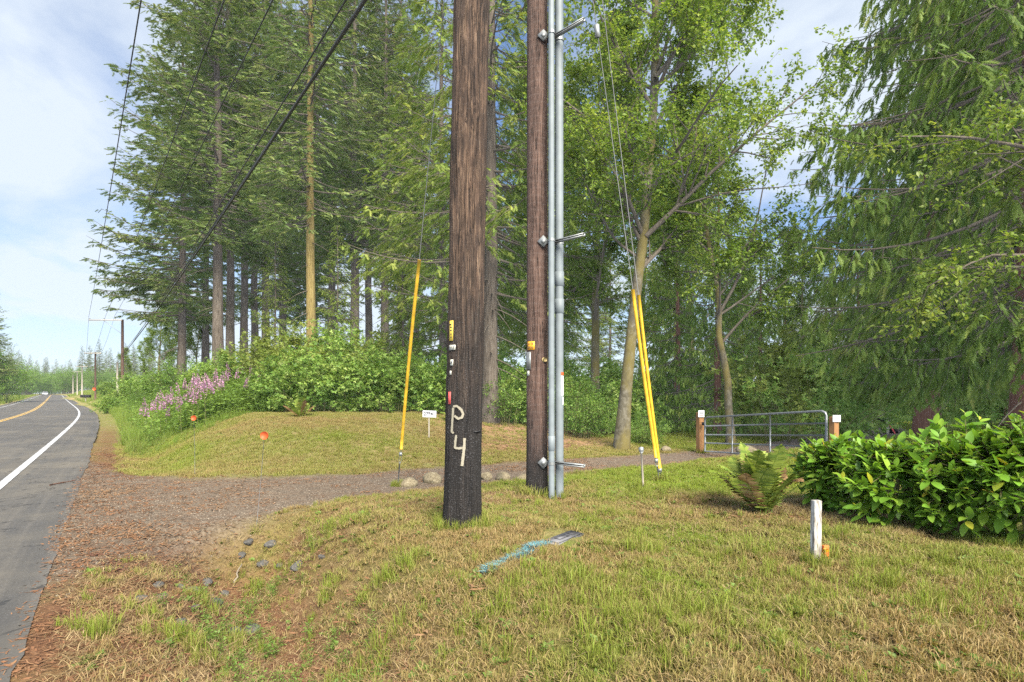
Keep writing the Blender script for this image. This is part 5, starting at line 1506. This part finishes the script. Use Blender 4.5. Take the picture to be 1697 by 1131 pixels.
# ================================================================== ground cover (uncountable): instanced clumps
def blades(n, rad, h0, h1, w, lean, seed, flat=0.0):
    r = np.random.default_rng(seed); m_ = MB()
    a = r.uniform(0, 6.28, n); q = np.sqrt(r.uniform(0, 1, n)) * rad
    b = np.stack([np.cos(a) * q, np.sin(a) * q, np.full(n, -.008)], -1)
    h = r.uniform(h0, h1, n); la = r.uniform(0, 6.28, n); le = np.abs(r.normal(lean, lean * .5 + .05, n)) * h
    ld = np.stack([np.cos(la), np.sin(la), np.zeros(n)], -1); wd = np.stack([-np.sin(la), np.cos(la), np.zeros(n)], -1) * (w * r.uniform(.6, 1.3, n))[:, None] * .5
    fa = r.uniform(0, 3.14, n); wd = wd * np.cos(fa)[:, None] + ld * (w * .5 * np.sin(fa))[:, None]
    up = np.array([0, 0, 1.0])
    mid = b + ld * (le * .38)[:, None] + up * (h * .62)[:, None]; tip = b + ld * le[:, None] + up * (h * (1 - .28 * np.minimum(1, le / h)))[:, None]
    V = np.stack([b - wd, b + wd, mid + wd * .8, mid - wd * .8, tip], 1).reshape(-1, 3); i = np.arange(n)[:, None] * 5
    rn = np.repeat(r.uniform(0, 1, n), 5)
    m_.add(V, [i + np.array([[0, 1, 2, 3]]), i + np.array([[3, 2, 4]])], rn)
    return m_

def proto(mb_, name, mat):
    return bpy.data.objects.new(name, mb_.mesh(name, mat))

def scatter(name, protos, pts, rz, scl, tint, idx, tilt=None, kind='stuff'):
    n = len(pts); me = bpy.data.meshes.new(name); me.vertices.add(n)
    me.vertices.foreach_set('co', pts.astype(np.float32).ravel())
    def A_(nm, tp, arr, key):
        a = me.attributes.new(nm, tp, 'POINT'); a.data.foreach_set(key, arr.ravel())
    A_('tint', 'FLOAT', np.asarray(tint, np.float32), 'value'); A_('idx', 'INT', np.asarray(idx, np.int32), 'value'); A_('scl', 'FLOAT', np.asarray(scl, np.float32), 'value')
    rot = np.zeros((n, 3), np.float32); rot[:, 2] = rz
    if tilt is not None: rot[:, :2] = tilt
    A_('rot', 'FLOAT_VECTOR', rot, 'vector')
    o = link(name, me); o['kind'] = kind
    g = bpy.data.node_groups.new(name + '_scatter', 'GeometryNodeTree')
    g.interface.new_socket('Geometry', in_out='INPUT', socket_type='NodeSocketGeometry'); g.interface.new_socket('Geometry', in_out='OUTPUT', socket_type='NodeSocketGeometry')
    N_, L_ = g.nodes, g.links
    gi, go = N_.new('NodeGroupInput'), N_.new('NodeGroupOutput'); iop = N_.new('GeometryNodeInstanceOnPoints'); j = N_.new('GeometryNodeGeometryToInstance')
    for p_ in protos[::-1]:
        oi = N_.new('GeometryNodeObjectInfo'); oi.inputs['Object'].default_value = p_; L_.new(oi.outputs['Geometry'], j.inputs[0])
    def na(nm, tp):
        q_ = N_.new('GeometryNodeInputNamedAttribute'); q_.data_type = tp; q_.inputs[0].default_value = nm; return q_.outputs[0]
    L_.new(gi.outputs[0], iop.inputs['Points']); L_.new(j.outputs[0], iop.inputs['Instance']); iop.inputs['Pick Instance'].default_value = True
    L_.new(na('idx', 'INT'), iop.inputs['Instance Index']); L_.new(na('rot', 'FLOAT_VECTOR'), iop.inputs['Rotation']); L_.new(na('scl', 'FLOAT'), iop.inputs['Scale'])
    L_.new(iop.outputs[0], go.inputs[0])
    o.modifiers.new('scatter', 'NODES').node_group = g
    return o

rg = np.random.default_rng(404)
def area(x0, x1, y0, y1, dens):
    n = int((x1 - x0) * (y1 - y0) * dens)
    x = rg.uniform(x0, x1, n); y = rg.uniform(y0, y1, n)
    k = (np.abs(x) < y * 1.12 + 1.2)
    return x[k], y[k]
def away(x, y):
    k = np.ones(len(x), bool)
    for p_, rr_ in ((P1, r1 * 1.0), (P2, r2 * 1.0)): k &= np.hypot(x - p_[0], y - p_[1]) > rr_
    k &= np.hypot((x - c_lid[0]) / 1.0, (y - c_lid[1]) / 1.0) > .26
    return k
c_lid = sum(q_ for q_ in [G(899, 900), G(946, 883), G(968, 888), G(924, 907)]) / 4

PG = [proto(blades(30, .075, .025, .085, .0062, .75, 500 + k), 'lawn_clump', M['grass']) for k in range(5)]
PT_ = [proto(blades(34, .06, .07, .19, .0062, .38, 520 + k), 'tuft', M['grass']) for k in range(4)]
PS = [proto(blades(16, .10, .02, .05, .0045, 2.6, 540 + k), 'straw', M['straw']) for k in range(4)]
PTALL = [proto(blades(46, .16, .30, .75, .011, .35, 560 + k), 'tall_clump', M['tallgrass']) for k in range(4)]
def weed_proto(seed):
    r = np.random.default_rng(seed); m_ = MB(); n = 9; a = r.uniform(0, 6.28, n)
    d = np.stack([np.cos(a), np.sin(a), r.uniform(.15, .9, n)], -1)
    inst(m_, KITE[0] * np.array([1.1, 1, 1]), KITE[1], r.normal(0, .012, (n, 3)) * np.array([1, 1, .2]), basis(d, r.normal(0, .3, n)), r.uniform(.035, .085, n), r.uniform(0, 1, n))
    return proto(m_, 'weed', M['weed'])
PW = [weed_proto(580 + k) for k in range(4)]
def pebble(seed):
    bm = bmesh.new(); bmesh.ops.create_icosphere(bm, subdivisions=1, radius=.5); r = np.random.default_rng(seed)
    for v in bm.verts: v.co = Vector(np.array(v.co) * r.uniform(.7, 1.15, 3) * np.array([1, .85, .6]))
    me = bpy.data.meshes.new('pebble'); bm.to_mesh(me); bm.free(); me.materials.append(M['gravelstone']); return bpy.data.objects.new('pebble', me)
PP = [pebble(600 + k) for k in range(4)]
def chip(seed):
    r = np.random.default_rng(seed); m_ = MB()
    for _ in range(5):
        c = np.array([*r.normal(0, .045, 2), r.uniform(.002, .012)]); L_ = r.uniform(.012, .045); a = r.uniform(0, 6.28); w = r.uniform(.004, .012)
        d = np.array([math.cos(a), math.sin(a), r.normal(0, .15)]) * L_; s_ = np.array([-math.sin(a), math.cos(a), r.normal(0, .2)]) * w
        m_.add([c - d, c - d * .3 + s_, c + d, c + d * .2 - s_], np.array([(0, 1, 2, 3)]), r.uniform(0, 1))
    return proto(m_, 'chip', M['chip'])
PC_ = [chip(620 + k) for k in range(5)]

def put(name, protos, x, y, s0, s1, tint, dz=0.0, flat=False):
    n = len(x); z = H(x, y) + dz
    return scatter(name, protos, np.stack([x, y, z], -1), rg.uniform(0, 6.28, n), rg.uniform(s0, s1, n), np.clip(tint, 0, 1), rg.integers(0, len(protos), n))

# near lawn
xs, ys = [], []
for (y0, y1, dn) in ((1.7, 4.5, 420), (4.5, 7.5, 300), (7.5, 13, 170)):
    x, y = area(-9, 13, y0, y1, dn); xs.append(x); ys.append(y)
x = np.concatenate(xs); y = np.concatenate(ys)
gv, ba, li, lu = masks(x, y); s_, t_ = ss(x, y), tt(x, y)
n1 = fbm(x * .75, y * .75, 61); n2 = fbm(x * 2.6, y * 2.6, 62)
keep = (rg.uniform(0, 1, len(x)) < (1 - gv) * (1 - .82 * ba)) & (t_ > .35) & (gv < .55) & away(x, y) & (s_ < 9.3)
tint = .33 + (n1 - .5) * 1.9 + (n2 - .5) * 1.0 + lu * .55 - ba * .25
put('lawn_grass', PG, x[keep], y[keep], .55, 1.15, tint[keep])
# bright longer tufts
k2 = keep & (rg.uniform(0, 1, len(x)) < .03 + .34 * sstep(.48, .86, fbm(x * 1.1 + .6 * y, y * 1.1 - .5 * x, 63, 5)) + .14 * lu) & (y > 2.4)
put('grass_tufts', PT_, x[k2], y[k2], .38, .78, .70 + .25 * n2[k2])
tx, ty = [], []
for (u_, v_, n_, rr_) in ((300, 1062, 26, .16), (395, 1078, 22, .14), (545, 985, 16, .10), (636, 962, 18, .12), (690, 930, 14, .10), (1125, 1022, 26, .16), (1455, 978, 20, .12), (1545, 1010, 14, .10), (1065, 917, 12, .10), (1040, 910, 8, .08),
                          (845, 1000, 26, .22), (950, 965, 24, .18), (430, 980, 14, .12), (330, 1000, 10, .1), (620, 1090, 20, .2), (1240, 915, 8, .1), (1380, 890, 7, .06), (150, 1050, 10, .12), (240, 1020, 8, .1), (1010, 1010, 18, .2), (560, 880, 14, .15), (520, 905, 12, .12)):
    g_ = G(u_, v_); tx.append(g_[0] + rg.normal(0, rr_, n_)); ty.append(g_[1] + rg.normal(0, rr_ * .8, n_))
for (c_p, rr_, n_) in ((P1, r1 + .03, 46), (P2, r2 + .04, 34), (G(1352, 937), .05, 12), (G(1368, 931), .05, 7), (G(1066, 809), .03, 8), (A1, .05, 12), (A2, .06, 12), (G(920, 826), .08, 12), (gp[0], .10, 12), (gp[1], .10, 12)):
    a_ = rg.uniform(0, 6.28, n_); d_ = rr_ + np.abs(rg.normal(0, .035, n_)); tx.append(c_p[0] + np.cos(a_) * d_); ty.append(c_p[1] + np.sin(a_) * d_)
tx, ty = np.concatenate(tx), np.concatenate(ty)
put('bright_grass_tufts', PT_, tx, ty, .5, 1.1, rg.uniform(.55, 1.0, len(tx)))
k3 = (rg.uniform(0, 1, len(x)) < .60 * (1 - gv) * (1 - .55 * lu) * (.45 + ba * .35)) & (t_ > .25) & away(x, y) & (s_ < 9.3)
put('dry_straw', PS, x[k3], y[k3], .6, 1.3, n2[k3], .008)
k4 = (keep | ((ba > .35) & (t_ > .7) & (s_ < 6.6) & (rg.uniform(0, 1, len(x)) < .35))) & (rg.uniform(0, 1, len(x)) < .10 + .25 * sstep(.55, .75, fbm(x * 1.7, y * 1.7, 64)))
put('lawn_weeds', PW, x[k4], y[k4], .5, 1.0, n1[k4])
# mown bank on the far side of the driveway, and the strip beyond the gate
x, y = area(-14, 5, 9.5, 24, 150); s_, t_ = ss(x, y), tt(x, y); gv, ba, li, lu = masks(x, y)
over = s_ - drive_c(t_)
keep = (over > .7) & (gv < .5) & (t_ > .6) & (rg.uniform(0, 1, len(x)) < (1 - gv) * (1 - .9 * np.clip(li, 0, 1)) * (1 - .7 * ba))
n1 = fbm(x * .5, y * .5, 71); n2 = fbm(x * 2, y * 2, 72)
put('mown_bank_grass', PG, x[keep], y[keep], .7, 1.35, (.36 + (n1 - .5) * 1.1 + (n2 - .5) * .6 + lu * .4)[keep])
x, y = area(2, 22, 12, 34, 60); gv, ba, li, lu = masks(x, y); keep = (gv < .4) & (li < .5) & (ss(x, y) < 6.0) | ((gv < .4) & (li < .4) & (ss(x, y) > 8.5) & (tt(x, y) > 14))
put('clearing_grass', PG, x[keep], y[keep], 1.0, 1.9, .8 + 0 * x[keep])
# tall roadside grass
xs, ys = [], []
for _ in range(1):
    n = 16000; s_ = 12 + 58 * rg.uniform(0, 1, n) ** 1.5; t_ = rg.uniform(.75, 7.5, n); yy = CR * s_ + SR * t_
    for _k in range(3): xx = xe(yy) + t_ / CR
    xs.append(xx); ys.append(yy)
x = np.concatenate(xs); y = np.concatenate(ys); s_, t_ = ss(x, y), tt(x, y)
edge = 20.3 - 1.5 * np.clip(2.2 - t_, 0, 1) + 4.5 * (fbm(x * .7, y * .7, 81) - .5)
keep = (s_ > edge) & (t_ > .75 + .5 * (fbm(x, y, 82)))
d_ = np.clip((s_ - edge) / 4.0, 0, 1); keep &= rg.uniform(0, 1, len(x)) < .35 + .65 * d_
x, y, s_, t_, d_ = x[keep], y[keep], s_[keep], t_[keep], d_[keep]
rg_s = (.28 + .62 * d_) * rg.uniform(.55, 1.25, len(x)) * (.6 + .8 * fbm(x * .9, y * .9, 86))
scatter('tall_roadside_grass', PTALL, np.stack([x, y, H(x, y)], -1), rg.uniform(0, 6.28, len(x)), rg_s, np.clip( .40 + 1.1 * (fbm(x * .5, y * .5, 83) - .5) + .2 * (t_ > 2), 0, 1), rg.integers(0, 4, len(x)))
n = 5200; s_ = 15 + 60 * rg.uniform(0, 1, n) ** 1.4; t_ = rg.uniform(1.4, 6.5, n); y = CR * s_ + SR * t_; x = xe(y) + t_ / CR
keep = (s_ > 20.8 + 3 * (fbm(x * .7, y * .7, 85) - .5)) & (rg.uniform(0, 1, len(x)) < sstep(1.8, 3.6, t_) * .75 + .1)
def leafy_proto(seed):
    r = np.random.default_rng(seed); m_ = MB(); n = 60; p_ = np.stack([r.normal(0, .16, n), r.normal(0, .16, n), r.uniform(.05, .75, n)], -1)
    d = np.stack([r.normal(0, 1, n), r.normal(0, 1, n), r.uniform(-.2, .6, n)], -1); inst(m_, KITE[0] * np.array([.8, 1, 1]), KITE[1], p_, basis(d, r.normal(0, .4, n)), r.uniform(.07, .15, n), r.uniform(0, 1, n))
    for _ in range(7): a = r.normal(0, .12, 2); m_.tube([(a[0] * .4, a[1] * .4, -.02), (a[0], a[1], r.uniform(.4, .75))], .005, 3, .2, cap=False)
    return proto(m_, 'leafy_weed', M['weed'])
PLF = [leafy_proto(640 + k) for k in range(4)]
x0_, y0_ = st(rg.uniform(3.2, 6.6, 120), rg.normal(1.75, .40, 120))
put('ditch_weeds', PLF, x0_, y0_, .10, .27, rg.uniform(.3, 1.0, 120))
put('roadside_weeds', PLF, x[keep], y[keep], .4, 1.5, fbm(x * .6, y * .6, 84)[keep])
# straw-coloured verges farther on, both sides
n = 9000; y = 25 + 200 * rg.uniform(0, 1, n) ** 1.3; left = rg.uniform(0, 1, n) < .5
t_ = np.where(left, -9.6 - rg.uniform(0, 14, n), .6 + rg.uniform(0, 9, n) ** 1.0); x = xe(y) + t_ / CR
keep = left | (y > 60)
put('verge_grass', PTALL, x[keep], y[keep], .6, 1.1, .15 + .5 * (fbm(x * .1, y * .1, 91) - .3)[keep])
# gravel, chips and leaf litter
xs, ys = [], []
for (x0, x1, y0, y1, dn) in ((-9, 1, 4.5, 9, 520), (-12, 3, 9, 13.5, 300), (-2, 12, 10.5, 18, 160)):
    a_, b_ = area(x0, x1, y0, y1, dn); xs.append(a_); ys.append(b_)
x = np.concatenate(xs); y = np.concatenate(ys); gv, ba, li, lu = masks(x, y)
keep = (rg.uniform(0, 1, len(x)) < gv * .9) & (tt(x, y) > -.02)
put('gravel', PP, x[keep], y[keep], .008, .026, rg.uniform(0, 1, keep.sum()), .003)
xs, ys = [], []
for (x0, x1, y0, y1, dn) in ((-6, 3, 2.0, 7, 420), (-14, 2, 7, 17, 230), (-2, 7, 12, 19, 190), (1.5, 6, 5.5, 8, 160)):
    a_, b_ = area(x0, x1, y0, y1, dn); xs.append(a_); ys.append(b_)
x = np.concatenate(xs); y = np.concatenate(ys); gv, ba, li, lu = masks(x, y); nn = fbm(x * 1.3, y * 1.3, 95)
w_ = np.clip(ba * .6 + li * 1.0 + gv * .5 * sstep(.45, .7, nn), 0, 1)
keep = (rg.uniform(0, 1, len(x)) < w_) & (tt(x, y) > -.03)
put('leaf_litter', PC_, x[keep], y[keep], .45, 1.1, (.32 + .8 * (nn - .4) + .35 * li)[keep], .003)
# blue marking paint on the grass blades
bp = np.array([G(806, 951), G(838, 936), G(870, 919), G(903, 903)]); f = np.linspace(0, 1, 4); n = 900; g_ = rg.uniform(0, 1, n)
x = np.interp(g_, f, bp[:, 0]) + rg.normal(0, .009, n); y = np.interp(g_, f, bp[:, 1]) + rg.normal(0, .008, n)
put('blue_painted_grass', [proto(blades(14, .018, .015, .045, .007, 1.2, 700 + k), 'blue_clump', M['bluegrass']) for k in range(3)], x, y, .8, 1.3, rg.uniform(0, 1, n), .006)
o = bpy.data.objects['blue_painted_grass']; o['label'] = 'stripe of bright blue marking paint on the grass'

# ================================================================== air between the camera and the far wood
hb = MB(); hb.box((-100, 420, 21), (1640, 1000, 46))
hzm = bpy.data.materials.new('haze_air'); hzm.use_nodes = True; nt = hzm.node_tree
nt.nodes.remove(nt.nodes['Principled BSDF'])
pv = nt.nodes.new('ShaderNodeVolumePrincipled'); pv.inputs['Color'].default_value = (.82, .88, .95, 1); pv.inputs['Density'].default_value = .00011
nt.links.new(pv.outputs[0], nt.nodes['Material Output'].inputs['Volume'])
hz_o = hb.build('haze', hzm); hz_o['kind'] = 'stuff'
